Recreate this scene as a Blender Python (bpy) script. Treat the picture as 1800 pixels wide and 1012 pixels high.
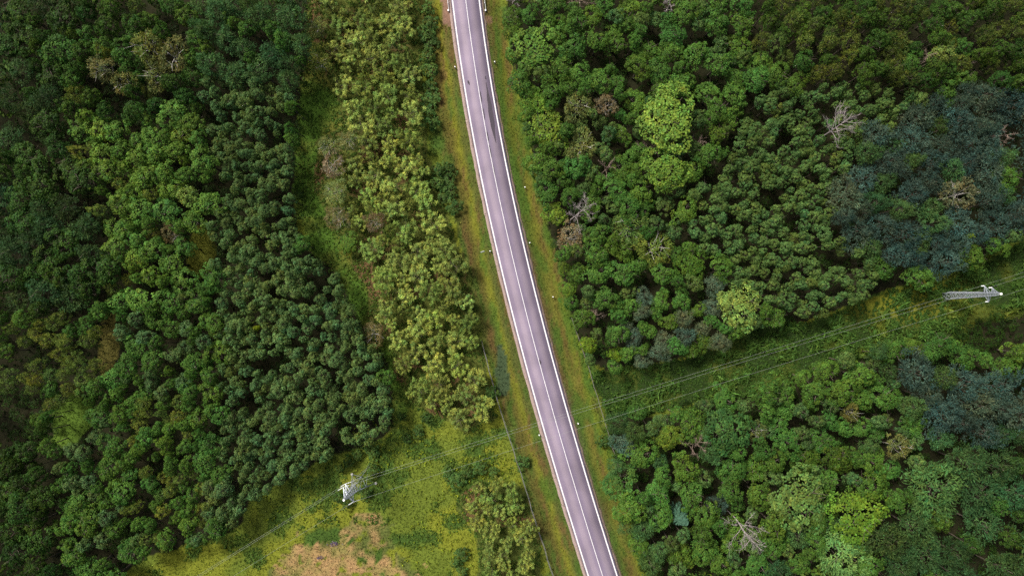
import bpy, math, random
import numpy as np
from mathutils import Matrix, Vector, Euler

for o in list(bpy.data.objects):
    bpy.data.objects.remove(o)
SC = bpy.context.scene
COL = SC.collection
RNG = np.random.default_rng(11)
random.seed(11)

# ------------------------------------------------------------------ camera, sky, sun, exposure
CAM_H, FPX = 175.0, 1200.0                      # metres above the road; focal length in pixels of the 1800 px frame
CAM_ROT = Euler((0.030, 0.0175, 0.0))
cam_d = bpy.data.cameras.new("camera")
cam_d.sensor_width = 36.0
cam_d.lens = 24.0
cam_d.clip_start, cam_d.clip_end = 1.0, 6000.0
cam = bpy.data.objects.new("camera", cam_d)
cam.location = (0, 0, CAM_H)
cam.rotation_euler = CAM_ROT
COL.objects.link(cam)
SC.camera = cam

SUN_ELEV, SUN_AZ = math.radians(52), math.radians(-48)     # azimuth clockwise from +Y: soft light from the upper left
world = bpy.data.worlds.new("World")
SC.world = world
world.use_nodes = True
wn = world.node_tree
wn.nodes.clear()
sky = wn.nodes.new("ShaderNodeTexSky")
sky.sky_type = 'NISHITA'
sky.sun_disc = False
sky.sun_elevation = SUN_ELEV
sky.sun_rotation = SUN_AZ
sky.air_density, sky.dust_density, sky.ozone_density = 0.8, 6.0, 0.6
bg = wn.nodes.new("ShaderNodeBackground")
bg.inputs["Strength"].default_value = 0.072
wo = wn.nodes.new("ShaderNodeOutputWorld")
wn.links.new(sky.outputs[0], bg.inputs[0])
wn.links.new(bg.outputs[0], wo.inputs[0])
sd = bpy.data.lights.new("sun", 'SUN')
sd.energy = 3.5
sd.angle = math.radians(14)
sd.color = (1.0, 0.96, 0.87)
sun = bpy.data.objects.new("sun", sd)
sdir = Vector((math.sin(SUN_AZ) * math.cos(SUN_ELEV), math.cos(SUN_AZ) * math.cos(SUN_ELEV), math.sin(SUN_ELEV)))
sun.rotation_euler = sdir.to_track_quat('Z', 'Y').to_euler()
sun.location = (0, 0, 300)
COL.objects.link(sun)
SC.view_settings.view_transform = 'Standard'
SC.view_settings.look = 'None'
SC.view_settings.gamma = 1.0
SC.view_settings.use_curve_mapping = False
SC.view_settings.exposure = 0.8
SC.render.engine = 'CYCLES'
SC.cycles.max_bounces = 6
SC.cycles.diffuse_bounces = 3
SC.cycles.transmission_bounces = 3
SC.cycles.use_denoising = False

# ------------------------------------------------------------------ survey: a point on the photograph <-> a point of the land
_R = np.array(CAM_ROT.to_matrix())
def at(px, py, z=0.0):
    d = _R @ np.array([(px - 900) / FPX, -(py - 506) / FPX, -1.0])
    t = (z - CAM_H) / d[2]
    return np.array([d[0] * t, d[1] * t, z])
def to_px(P):
    P = np.atleast_2d(P) - np.array([0, 0, CAM_H])
    c = P @ _R
    return 900 + FPX * c[:, 0] / -c[:, 2], 506 - FPX * c[:, 1] / -c[:, 2]

def inside(poly, x, y):
    x = np.asarray(x, float); y = np.asarray(y, float)
    r = np.zeros(x.shape, bool)
    n = len(poly); j = n - 1
    for i in range(n):
        xi, yi = poly[i]; xj, yj = poly[j]
        if yi != yj:
            c = ((yi > y) != (yj > y)) & (x < (xj - xi) * (y - yi) / (yj - yi) + xi)
            r ^= c
        j = i
    return r

_nt = np.random.default_rng(5).random((64, 64))
def vnoise(x, y):
    xi = np.floor(x).astype(int); yi = np.floor(y).astype(int)
    fx = x - xi; fy = y - yi
    fx = fx * fx * (3 - 2 * fx); fy = fy * fy * (3 - 2 * fy)
    g = lambda a, b: _nt[a % 64, b % 64]
    return (g(xi, yi) * (1 - fx) + g(xi + 1, yi) * fx) * (1 - fy) + (g(xi, yi + 1) * (1 - fx) + g(xi + 1, yi + 1) * fx) * fy
def fbm(x, y, s, oct=3, off=0.0):
    v = 0; a = 0.5; t = 0
    for k in range(oct):
        v = v + a * vnoise(x / s + off + 7.3 * k, y / s + 3.1 * off + 2.9 * k); t += a
        a *= 0.5; s *= 0.5
    return v / t

# road centre line
_cl = [(812, -60), (818.6, 0), (832.4, 100), (860, 260), (875, 340), (949.3, 640), (957.5, 672), (994, 800), (1059.6, 1012), (1083, 1085)]
_cw = np.array([at(*p) for p in _cl])
_cpoly = np.polyfit(_cw[:, 1], _cw[:, 0], 3)
def road_x(y):
    yc = np.clip(y, -95, 95)
    s = np.polyval(np.polyder(_cpoly), yc)
    return np.polyval(_cpoly, yc) + s * (np.asarray(y, float) - yc)
def road_d(x, y):                                # signed distance from the centre line, + to the right
    s = np.polyval(np.polyder(_cpoly), np.clip(y, -95, 95))
    return (x - road_x(y)) / np.sqrt(1 + s * s)

def ground_z(x, y):
    d = np.abs(road_d(x, y))
    z = np.interp(d, [0, 4.25, 4.9, 7.4, 8.6, 10.8, 14], [-0.07, -0.07, -0.12, -0.75, -0.85, -0.35, -0.3])
    rough = np.clip((d - 4.6) / 4, 0, 1)
    return z + rough * (0.5 * (fbm(x, y, 14.0, 3) - 0.5) + 0.16 * (fbm(x, y, 1.7, 2, 3.0) - 0.5))

# ------------------------------------------------------------------ object helpers
def link(o, parent=None):
    COL.objects.link(o)
    if parent is not None:
        o.parent = parent
    return o
def tag(o, label=None, cat=None, group=None, kind=None):
    if label: o["label"] = label
    if cat: o["category"] = cat
    if group: o["group"] = group
    if kind: o["kind"] = kind
    return o
def empty(name, loc, label=None, cat=None, group=None, rz=0.0, sc=1.0):
    o = bpy.data.objects.new(name, None)
    o.empty_display_size = 0.5
    o.location = tuple(float(v) for v in loc); o.rotation_euler = (0, 0, rz)
    o.scale = (sc, sc, sc) if not hasattr(sc, '__len__') else sc
    link(o)
    return tag(o, label, cat, group)
def mesh_quads(name, V, F, mat, col=None, smooth=False):
    """V (n,3); F (m,4) or (m,3) index array; col (n,3) per vertex."""
    me = bpy.data.meshes.new(name)
    V = np.ascontiguousarray(V, np.float32); F = np.ascontiguousarray(F, np.int32)
    k = F.shape[1]
    me.vertices.add(len(V)); me.vertices.foreach_set("co", V.ravel())
    me.loops.add(F.size); me.loops.foreach_set("vertex_index", F.ravel())
    me.polygons.add(len(F))
    me.polygons.foreach_set("loop_start", np.arange(0, F.size, k, dtype=np.int32))
    me.polygons.foreach_set("loop_total", np.full(len(F), k, np.int32))
    if smooth:
        me.polygons.foreach_set("use_smooth", np.ones(len(F), bool))
    if col is not None:
        a = me.color_attributes.new("tone", 'FLOAT_COLOR', 'POINT')
        c = np.ones((len(V), 4), np.float32); c[:, :3] = col
        a.data.foreach_set("color", c.ravel())
    me.update(); me.validate()
    if mat: me.materials.append(mat)
    return me
def obj(name, me, parent=None):
    return link(bpy.data.objects.new(name, me), parent)

class MB:
    """collects boxes, bars and tubes; build() links them as one mesh object"""
    def __init__(s): s.v = []; s.f = []; s.n = 0
    def add(s, V, F):
        s.v.append(np.asarray(V, float)); s.f.append(np.asarray(F, int) + s.n); s.n += len(V)
        return s
    def tube(s, pts, rad, k=5, caps=True):
        pts = np.asarray(pts, float); m = len(pts)
        rad = np.full(m, rad, float) if np.isscalar(rad) else np.asarray(rad, float)
        T = np.gradient(pts, axis=0)
        T /= np.linalg.norm(T, axis=1)[:, None] + 1e-9
        ref = np.array([0, 0, 1.0]) if abs(T[0][2]) < 0.9 else np.array([1.0, 0, 0])
        V = []
        for i in range(m):
            a = np.cross(T[i], ref); a /= np.linalg.norm(a) + 1e-9
            b = np.cross(T[i], a)
            for j in range(k):
                t = 2 * math.pi * (j + 0.5) / k
                V.append(pts[i] + rad[i] * (math.cos(t) * a + math.sin(t) * b))
        F = [(i * k + j, i * k + (j + 1) % k, (i + 1) * k + (j + 1) % k, (i + 1) * k + j) for i in range(m - 1) for j in range(k)]
        if caps:
            V.append(pts[0]); V.append(pts[-1])
            c0, c1 = m * k, m * k + 1
            for j in range(k):
                F.append((c0, (j + 1) % k, j, c0)); F.append((c1, (m - 1) * k + j, (m - 1) * k + (j + 1) % k, c1))
        s.add(V, F)
        return s
    def bar(s, a, b, w, k=4):
        return s.tube([a, b], w / 2 * (1.414 if k == 4 else 1), k)
    def box(s, c, size, rz=0.0, M=None):
        x, y, z = np.asarray(size, float) / 2
        V = np.array([(sx * x, sy * y, sz * z) for sz in (-1, 1) for sx, sy in ((-1, -1), (1, -1), (1, 1), (-1, 1))])
        ca, sa = math.cos(rz), math.sin(rz)
        V = V @ np.array([[ca, sa, 0], [-sa, ca, 0], [0, 0, 1]])
        if M is not None: V = V @ np.asarray(M).T
        V = V + np.asarray(c, float)
        s.add(V, [(3, 2, 1, 0), (4, 5, 6, 7), (0, 1, 5, 4), (1, 2, 6, 5), (2, 3, 7, 6), (3, 0, 4, 7)])
        return s
    def mesh(s, name, mat, smooth=False):
        me = bpy.data.meshes.new(name)
        V = np.concatenate(s.v); F = np.concatenate(s.f)
        faces = [tuple(q[:3]) if q[3] == q[0] else tuple(q) for q in F.tolist()]
        me.from_pydata(V.tolist(), [], faces)
        if smooth:
            me.polygons.foreach_set("use_smooth", np.ones(len(me.polygons), bool))
        me.update()
        me.materials.append(mat)
        return me
    def build(s, name, mat, parent=None, smooth=False):
        return obj(name, s.mesh(name, mat, smooth), parent)

# ------------------------------------------------------------------ materials
def mat_new(name):
    m = bpy.data.materials.new(name); m.use_nodes = True
    nt = m.node_tree; nt.nodes.clear()
    out = nt.nodes.new("ShaderNodeOutputMaterial")
    return m, nt, out
def N(nt, kind, **kw):
    n = nt.nodes.new(kind)
    for k, v in kw.items():
        if k in n.bl_rna.properties.keys(): setattr(n, k, v)
        else: n.inputs[k].default_value = v
    return n
def mixc(nt, a, b, fac, mode='MIX'):
    n = nt.nodes.new("ShaderNodeMix"); n.data_type = 'RGBA'; n.blend_type = mode
    for sock, v in ((n.inputs[0], fac), (n.inputs[6], a), (n.inputs[7], b)):
        if isinstance(v, bpy.types.NodeSocket): nt.links.new(v, sock)
        elif isinstance(v, (int, float)): sock.default_value = v
        else: sock.default_value = (*v, 1)
    return n.outputs[2]
def ramp(nt, fac, stops):
    n = nt.nodes.new("ShaderNodeValToRGB")
    el = n.color_ramp.elements
    while len(el) < len(stops): el.new(0.5)
    for e, (p, c) in zip(el, stops):
        e.position = p; e.color = (*c, 1) if hasattr(c, '__len__') else (c, c, c, 1)
    nt.links.new(fac, n.inputs[0])
    return n.outputs[0]

def foliage_mat(name, trans=0.3, gloss=0.25):
    m, nt, out = mat_new(name)
    at_ = N(nt, "ShaderNodeAttribute", attribute_name="tone")
    oi = nt.nodes.new("ShaderNodeObjectInfo")
    c = mixc(nt, at_.outputs["Color"], oi.outputs["Color"], 1.0, 'MULTIPLY')
    p = N(nt, "ShaderNodeBsdfPrincipled", **{"Roughness": 0.55, "Specular IOR Level": gloss})
    nt.links.new(c, p.inputs["Base Color"])
    t = nt.nodes.new("ShaderNodeBsdfTranslucent")
    c2 = mixc(nt, c, (1.05, 1.25, 0.6), 1.0, 'MULTIPLY')
    nt.links.new(c2, t.inputs[0])
    mx = N(nt, "ShaderNodeMixShader"); mx.inputs[0].default_value = trans
    nt.links.new(p.outputs[0], mx.inputs[1]); nt.links.new(t.outputs[0], mx.inputs[2])
    nt.links.new(mx.outputs[0], out.inputs[0])
    return m
M_LEAF = foliage_mat("leaf", 0.3, 0.08)
M_GRASS = foliage_mat("grass_blade", 0.25, 0.05)

def bark_mat(name, c0, c1, scale=6.0):
    m, nt, out = mat_new(name)
    tc = nt.nodes.new("ShaderNodeTexCoord")
    mp = N(nt, "ShaderNodeMapping"); mp.inputs["Scale"].default_value = (1, 1, 0.35)
    nt.links.new(tc.outputs["Object"], mp.inputs[0])
    no = N(nt, "ShaderNodeTexNoise", Scale=scale, Detail=6.0)
    nt.links.new(mp.outputs[0], no.inputs["Vector"])
    c = ramp(nt, no.outputs[0], [(0.35, c0), (0.65, c1)])
    p = N(nt, "ShaderNodeBsdfPrincipled", Roughness=0.85)
    nt.links.new(c, p.inputs["Base Color"])
    b = N(nt, "ShaderNodeBump", Strength=0.5, Distance=0.03)
    nt.links.new(no.outputs[0], b.inputs["Height"]); nt.links.new(b.outputs[0], p.inputs["Normal"])
    nt.links.new(p.outputs[0], out.inputs[0])
    return m
M_BARK = bark_mat("brown_bark", (0.05, 0.04, 0.03), (0.14, 0.11, 0.085))
M_BIRCH = bark_mat("pale_bark", (0.22, 0.2, 0.18), (0.55, 0.52, 0.48))
M_DEAD = bark_mat("dead_wood", (0.16, 0.135, 0.13), (0.38, 0.33, 0.33))
M_DEADDARK = bark_mat("dead_wood_brown", (0.11, 0.08, 0.06), (0.26, 0.19, 0.15))
M_POST = bark_mat("weathered_wood", (0.08, 0.068, 0.057), (0.18, 0.16, 0.14), 12)

def plain(name, c, rough=0.5, metal=0.0, var=0.12, scale=3.0):
    m, nt, out = mat_new(name)
    tc = nt.nodes.new("ShaderNodeTexCoord")
    no = N(nt, "ShaderNodeTexNoise", Scale=scale, Detail=4.0)
    nt.links.new(tc.outputs["Object"], no.inputs["Vector"])
    cc = ramp(nt, no.outputs[0], [(0.3, tuple(v * (1 - var) for v in c)), (0.7, tuple(min(1, v * (1 + var)) for v in c))])
    p = N(nt, "ShaderNodeBsdfPrincipled", Roughness=rough, Metallic=metal)
    nt.links.new(cc, p.inputs["Base Color"]); nt.links.new(p.outputs[0], out.inputs[0])
    return m
M_STEEL = plain("galvanised_steel", (0.37, 0.40, 0.46), 0.45, 0.35)
M_ALU = plain("aluminium_wire", (0.32, 0.35, 0.3), 0.5, 0.3, 0.05)
M_INSUL = plain("pale_insulator", (0.75, 0.78, 0.78), 0.25, 0, 0.05)
M_CONC = plain("concrete", (0.36, 0.35, 0.33), 0.9, 0, 0.2)
M_WHITE = plain("white_plastic", (0.85, 0.85, 0.84), 0.5, 0, 0.04)
M_BLACK = plain("black_plastic", (0.03, 0.03, 0.03), 0.5, 0, 0.1)
M_REFL = plain("reflector", (0.7, 0.35, 0.08), 0.2, 0, 0.05)
M_RAIL = plain("rail_steel", (0.62, 0.63, 0.64), 0.4, 0.3, 0.1)

# ground: colour of soil and sward, with painted forest shade, is carried per vertex, grain by noise
m, nt, out = mat_new("ground_cover"); M_GROUND = m
a_ = N(nt, "ShaderNodeAttribute", attribute_name="tone")
tc = nt.nodes.new("ShaderNodeTexCoord")
n1 = N(nt, "ShaderNodeTexNoise", Scale=2.2, Detail=8.0, Roughness=0.7)
nt.links.new(tc.outputs["Object"], n1.inputs["Vector"])
k1 = ramp(nt, n1.outputs[0], [(0.3, (0.6, 0.62, 0.55)), (0.7, (1.45, 1.4, 1.35))])
c = mixc(nt, a_.outputs["Color"], k1, 1.0, 'MULTIPLY')
p = N(nt, "ShaderNodeBsdfPrincipled", Roughness=0.95, **{"Specular IOR Level": 0.1})
nt.links.new(c, p.inputs["Base Color"])
b = N(nt, "ShaderNodeBump", Strength=0.8, Distance=0.15)
nt.links.new(n1.outputs[0], b.inputs["Height"]); nt.links.new(b.outputs[0], p.inputs["Normal"])
nt.links.new(p.outputs[0], out.inputs[0])

# asphalt: wheel tracks polished pale and pinkish, darker between (U = metres across from the left edge / 10, V = metres along / 10)
m, nt, out = mat_new("asphalt"); M_ASPH = m
uv = nt.nodes.new("ShaderNodeUVMap"); uv.uv_map = "UVMap"
sx = nt.nodes.new("ShaderNodeSeparateXYZ"); nt.links.new(uv.outputs[0], sx.inputs[0])
mp = N(nt, "ShaderNodeMapping"); mp.inputs["Scale"].default_value = (1, 0.12, 1)
nt.links.new(uv.outputs[0], mp.inputs[0])
nw = N(nt, "ShaderNodeTexNoise", Scale=14.0, Detail=4.0); nt.links.new(mp.outputs[0], nw.inputs["Vector"])
md = N(nt, "ShaderNodeMath", operation='MULTIPLY_ADD'); nt.links.new(nw.outputs[0], md.inputs[0]); md.inputs[1].default_value = 0.06; md.inputs[2].default_value = -0.03
ad = N(nt, "ShaderNodeMath", operation='ADD'); nt.links.new(sx.outputs[0], ad.inputs[0]); nt.links.new(md.outputs[0], ad.inputs[1])
LAV, PALE, DARK = (0.163, 0.132, 0.188), (0.207, 0.168, 0.215), (0.136, 0.11, 0.163)
base = ramp(nt, ad.outputs[0], [(0.0, DARK), (0.06, LAV), (0.13, LAV), (0.185, PALE), (0.25, PALE), (0.33, LAV), (0.41, DARK), (0.45, LAV), (0.52, PALE), (0.58, PALE), (0.64, LAV), (0.70, LAV), (0.74, DARK), (0.80, (0.12, 0.098, 0.145))])
ng = N(nt, "ShaderNodeTexNoise", Scale=60.0, Detail=6.0, Roughness=0.8)
nt.links.new(uv.outputs[0], ng.inputs["Vector"])
gr = ramp(nt, ng.outputs[0], [(0.3, 0.74), (0.7, 1.26)])
nb = N(nt, "ShaderNodeTexNoise", Scale=1.2, Detail=3.0); nt.links.new(uv.outputs[0], nb.inputs["Vector"])
gb = ramp(nt, nb.outputs[0], [(0.3, 0.8), (0.7, 1.18)])
c = mixc(nt, base, gr, 1.0, 'MULTIPLY'); c = mixc(nt, c, gb, 1.0, 'MULTIPLY')
p = N(nt, "ShaderNodeBsdfPrincipled", Roughness=0.8, **{"Specular IOR Level": 0.3})
nt.links.new(c, p.inputs["Base Color"])
b = N(nt, "ShaderNodeBump", Strength=0.3, Distance=0.01)
nt.links.new(ng.outputs[0], b.inputs["Height"]); nt.links.new(b.outputs[0], p.inputs["Normal"])
nt.links.new(p.outputs[0], out.inputs[0])

def speckle(name, c, lo, hi, scale, rough=0.9):
    m, nt, out = mat_new(name)
    tc = nt.nodes.new("ShaderNodeTexCoord")
    no = N(nt, "ShaderNodeTexNoise", Scale=scale, Detail=6.0, Roughness=0.75)
    nt.links.new(tc.outputs["Object"], no.inputs["Vector"])
    cc = ramp(nt, no.outputs[0], [(0.3, tuple(v * lo for v in c)), (0.7, tuple(v * hi for v in c))])
    p = N(nt, "ShaderNodeBsdfPrincipled", Roughness=rough, **{"Specular IOR Level": 0.2})
    nt.links.new(cc, p.inputs["Base Color"]); nt.links.new(p.outputs[0], out.inputs[0])
    return m
M_PAINT = speckle("white_road_paint", (0.72, 0.71, 0.73), 0.5, 1.12, 5.0, 0.6)
M_GRAVEL = speckle("pink_gravel", (0.26, 0.195, 0.18), 0.7, 1.3, 3.0)
M_GRIT = speckle("brown_grit", (0.12, 0.09, 0.075), 0.6, 1.4, 3.0)
M_TAR = speckle("tar_stain", (0.036, 0.028, 0.04), 0.6, 1.5, 4.0, 0.6)

# ------------------------------------------------------------------ regions read off the photograph (pixel outlines -> land)
W0, W1 = -160, 1960
P = {}
P['left_forest'] = [(W0, -160), (540, -160), (536, 0), (542, 100), (527, 160), (520, 250), (518, 330), (522, 400), (548, 440), (590, 480), (612, 520), (632, 560), (662, 605), (685, 655), (692, 700), (688, 755), (655, 780), (600, 795), (560, 812), (530, 832), (495, 850), (440, 880), (425, 915), (375, 945), (330, 955), (280, 972), (240, 990), (215, 1012), (150, 1180), (W0, 1180)]
P['willow_strip'] = [(530, -160), (745, -160), (738, 0), (745, 100), (745, 200), (755, 280), (780, 350), (800, 420), (832, 500), (845, 600), (860, 690), (875, 735), (820, 760), (795, 742), (725, 705), (690, 655), (690, 605), (650, 560), (648, 520), (615, 450), (585, 400), (556, 335), (556, 250), (600, 225), (595, 165), (562, 110), (535, 40)]
P['lower_willows'] = [(810, 862), (845, 845), (905, 850), (940, 880), (948, 940), (955, 1012), (975, 1180), (855, 1180), (842, 1012), (838, 940), (800, 890)]
P['upper_right'] = [(888, -160), (894, 0), (894, 60), (912, 150), (930, 250), (952, 350), (980, 450), (1000, 550), (1032, 630), (1070, 650), (1130, 640), (1275, 610), (1300, 570), (1420, 562), (1560, 505), (1680, 470), (1800, 415), (W1, 350), (W1, -160)]
P['lower_right'] = [(1072, 745), (1110, 725), (1160, 735), (1240, 705), (1330, 690), (1420, 650), (1560, 615), (1640, 605), (1700, 600), (1720, 560), (1800, 545), (W1, 530), (W1, 1180), (1185, 1180), (1135, 1012), (1105, 950), (1082, 850)]
P['gap_a'] = [(335, 430), (350, 395), (378, 405), (378, 470), (350, 490), (330, 470)]
P['gap_b'] = [(172, 640), (180, 560), (200, 540), (212, 600), (200, 655), (180, 660)]
P['gap_c'] = [(85, 720), (130, 690), (165, 710), (165, 750), (120, 790), (95, 780)]
P['hay'] = [(470, 1180), (455, 1012), (480, 985), (505, 960), (530, 935), (570, 920), (615, 925), (650, 922), (680, 930), (700, 960), (728, 1000), (745, 1180)]
P['corridor'] = [(1040, 655), (1130, 642), (1280, 612), (1305, 572), (1420, 566), (1560, 510), (1680, 475), (W1, 360), (W1, 540), (1720, 565), (1690, 605), (1560, 615), (1420, 655), (1330, 695), (1240, 705), (1110, 730), (1072, 745)]

# stand: outline, [(kind, weight, radius range m)], colour multiplier range, height range
STANDS = [
 ('dark corner stand', [(W0, 690), (70, 720), (85, 800), (110, 840), (115, 1012), (110, 1180), (W0, 1180)], [('broadleaf_tree', 1, (1.7, 3.8))], (0.32, 0.52), (11, 15)),  # dark crowns, darkened further to paint in corner vignetting
 ('far left dark stand', [(W0, -160), (150, -160), (150, 60), (95, 190), (150, 320), (185, 420), (180, 545), (W0, 560)], [('broadleaf_tree', 3, (1.8, 4.2)), ('ash_tree', 2, (2.2, 3.8))], (0.38, 0.66), (12, 16)),  # dark crowns, multiplier lowered more for painted lens vignette
 ('yellow tipped stand', [(W0, 560), (185, 545), (175, 600), (175, 660), (130, 690), (80, 720), (W0, 690)], [('birch_tree', 3, (1.5, 2.2)), ('broadleaf_tree', 1, (1.7, 2.5))], (0.7, 0.95), (10, 14)),
 ('top feathery stand', [(330, -160), (540, -160), (545, 120), (520, 150), (440, 140), (350, 130)], [('ash_tree', 3, (2.2, 3.4)), ('broadleaf_tree', 1, (1.8, 2.6))], (0.7, 1.0), (12, 16)),
 ('upper left mixed stand', [(150, -160), (330, -160), (350, 130), (330, 190), (200, 200), (95, 190), (150, 60)], [('broadleaf_tree', 3, (1.8, 3.0)), ('birch_tree', 1, (1.6, 2.4))], (0.5, 0.8), (12, 16)),  # foliage darkened to paint in the lens vignette
 ('bright left stand', [(95, 190), (350, 150), (375, 300), (365, 420), (330, 500), (210, 560), (185, 480), (150, 320)], [('broadleaf_tree', 4, (1.4, 3.6)), ('birch_tree', 0.5, (1.5, 2.0))], (1.0, 1.35), (10, 14)),
 ('birch mixed stand', [(200, 690), (330, 690), (370, 900), (300, 1000), (220, 900)], [('birch_tree', 1.2, (1.3, 1.9)), ('broadleaf_tree', 2, (1.5, 2.4))], (0.9, 1.1), (9, 13)),
 ('lower left stand', [(110, 640), (380, 480), (400, 1012), (100, 1180), (100, 820)], [('broadleaf_tree', 3, (1.3, 3.4)), ('alder_tree', 1, (1.2, 2.2))], (0.8, 1.05), (10, 13)),
 ('dense small crowned stand', [(340, 120), (560, 120), (720, 600), (700, 900), (380, 1012), (380, 560), (345, 300)], [('alder_tree', 1, (1.05, 1.75))], (0.9, 1.25), (9, 12)),
 ('left forest', P['left_forest'], [('broadleaf_tree', 1, (1.6, 2.6))], (0.75, 1.0), (10, 14)),
 ('willow strip', P['willow_strip'], [('willow_tree', 1, (1.4, 3.2))], (0.68, 1.2), (5, 8)),
 ('lower willow clump', P['lower_willows'], [('willow_tree', 1, (1.6, 2.4))], (0.85, 1.1), (4.5, 7)),
 ('blue grey stand', [(1490, 290), (1530, 240), (1640, 180), (1700, 160), (1770, 180), (W1, 220), (W1, 400), (1780, 410), (1700, 450), (1590, 490), (1530, 450), (1480, 385)], [('silver_willow_tree', 5, (2.3, 4.2)), ('ash_tree', 1, (1.9, 3.0))], (0.6, 1.05), (11, 15)),
 ('top right olive stand', [(1300, -160), (W1, -160), (W1, 170), (1700, 150), (1560, 140), (1400, 140), (1330, 90)], [('birch_tree', 1.4, (1.6, 2.6)), ('linden_tree', 2, (1.8, 2.8))], (0.48, 0.78), (12, 16)),  # olive foliage darkened, vignette painted into the multiplier
 ('dense right stand', [(1200, 360), (1280, 240), (1360, 150), (1500, 150), (1620, 160), (1500, 290), (1485, 390), (1560, 510), (1420, 575), (1330, 520), (1240, 440)], [('poplar_tree', 1, (1.1, 1.85))], (0.9, 1.2), (9, 12)),
 ('grey green edge stand', [(1090, 520), (1200, 500), (1300, 500), (1290, 620), (1100, 660)], [('silver_willow_tree', 1, (1.7, 2.6)), ('linden_tree', 1.3, (1.6, 2.6))], (0.95, 1.2), (8, 11)),
 ('upper right forest', P['upper_right'], [('linden_tree', 3, (1.8, 3.6)), ('poplar_tree', 0.8, (1.5, 2.4))], (0.75, 1.05), (9, 13)),
 ('blue grey clump', [(1590, 640), (1680, 630), (1790, 660), (W1, 640), (W1, 760), (1800, 780), (1745, 790), (1690, 800), (1600, 720)], [('silver_willow_tree', 6, (2.6, 4.6)), ('ash_tree', 1, (2.0, 3.0))], (0.6, 0.95), (13, 16)),
 ('feathery dark stand', [(1590, 800), (1690, 800), (1745, 790), (W1, 740), (W1, 1180), (1600, 1180), (1560, 960)], [('ash_tree', 3, (2.6, 4.6)), ('linden_tree', 0.5, (2.0, 3.0))], (0.52, 0.85), (12, 16)),  # dark foliage plus painted vignette darkening
 ('lower right forest', P['lower_right'], [('linden_tree', 3, (1.9, 4.0)), ('poplar_tree', 0.4, (1.5, 2.4)), ('ash_tree', 0.4, (2.0, 3.0))], (0.65, 1.15), (8, 13)),
]
FORESTS = [P['left_forest'], P['willow_strip'], P['lower_willows'], P['upper_right'], P['lower_right']]
GAPS = [P['gap_a'], P['gap_b'], P['gap_c']]
# deep openings in the canopy, dark down to the floor
VOIDS = [[(-40, 688), (62, 700), (78, 780), (108, 830), (118, 1012), (92, 1012), (84, 870), (45, 775), (-40, 765)],
         [(158, 105), (185, 150), (225, 185), (215, 205), (172, 190), (150, 140)], [(40, 130), (110, 160), (160, 190), (110, 185), (45, 155)],
         [(0, 200), (40, 215), (85, 250), (40, 255), (0, 240)], [(90, 210), (118, 240), (112, 255), (88, 235)], [(1205, 110), (1228, 180), (1222, 250), (1200, 235), (1196, 160)],
         [(1218, 292), (1285, 248), (1305, 262), (1240, 318), (1215, 325)], [(1600, 782), (1700, 800), (1690, 822), (1615, 818)], [(1585, 890), (1612, 960), (1645, 990), (1605, 1000), (1580, 940)],
         [(1690, 560), (1760, 545), (1830, 570), (1790, 610), (1715, 640), (1685, 615)], [(1210, 830), (1228, 835), (1224, 860), (1205, 855)], [(250, 870), (272, 878), (268, 905), (245, 895)],
         [(1600, 55), (1650, 65), (1645, 80), (1560, 75)], [(1765, 280), (1830, 300), (1830, 330), (1775, 320)], [(500, 60), (525, 90), (530, 120), (505, 110)], [(1415, 745), (1500, 755), (1490, 775), (1420, 768)], [(1230, 470), (1260, 480), (1250, 500), (1225, 490)]]

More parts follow.
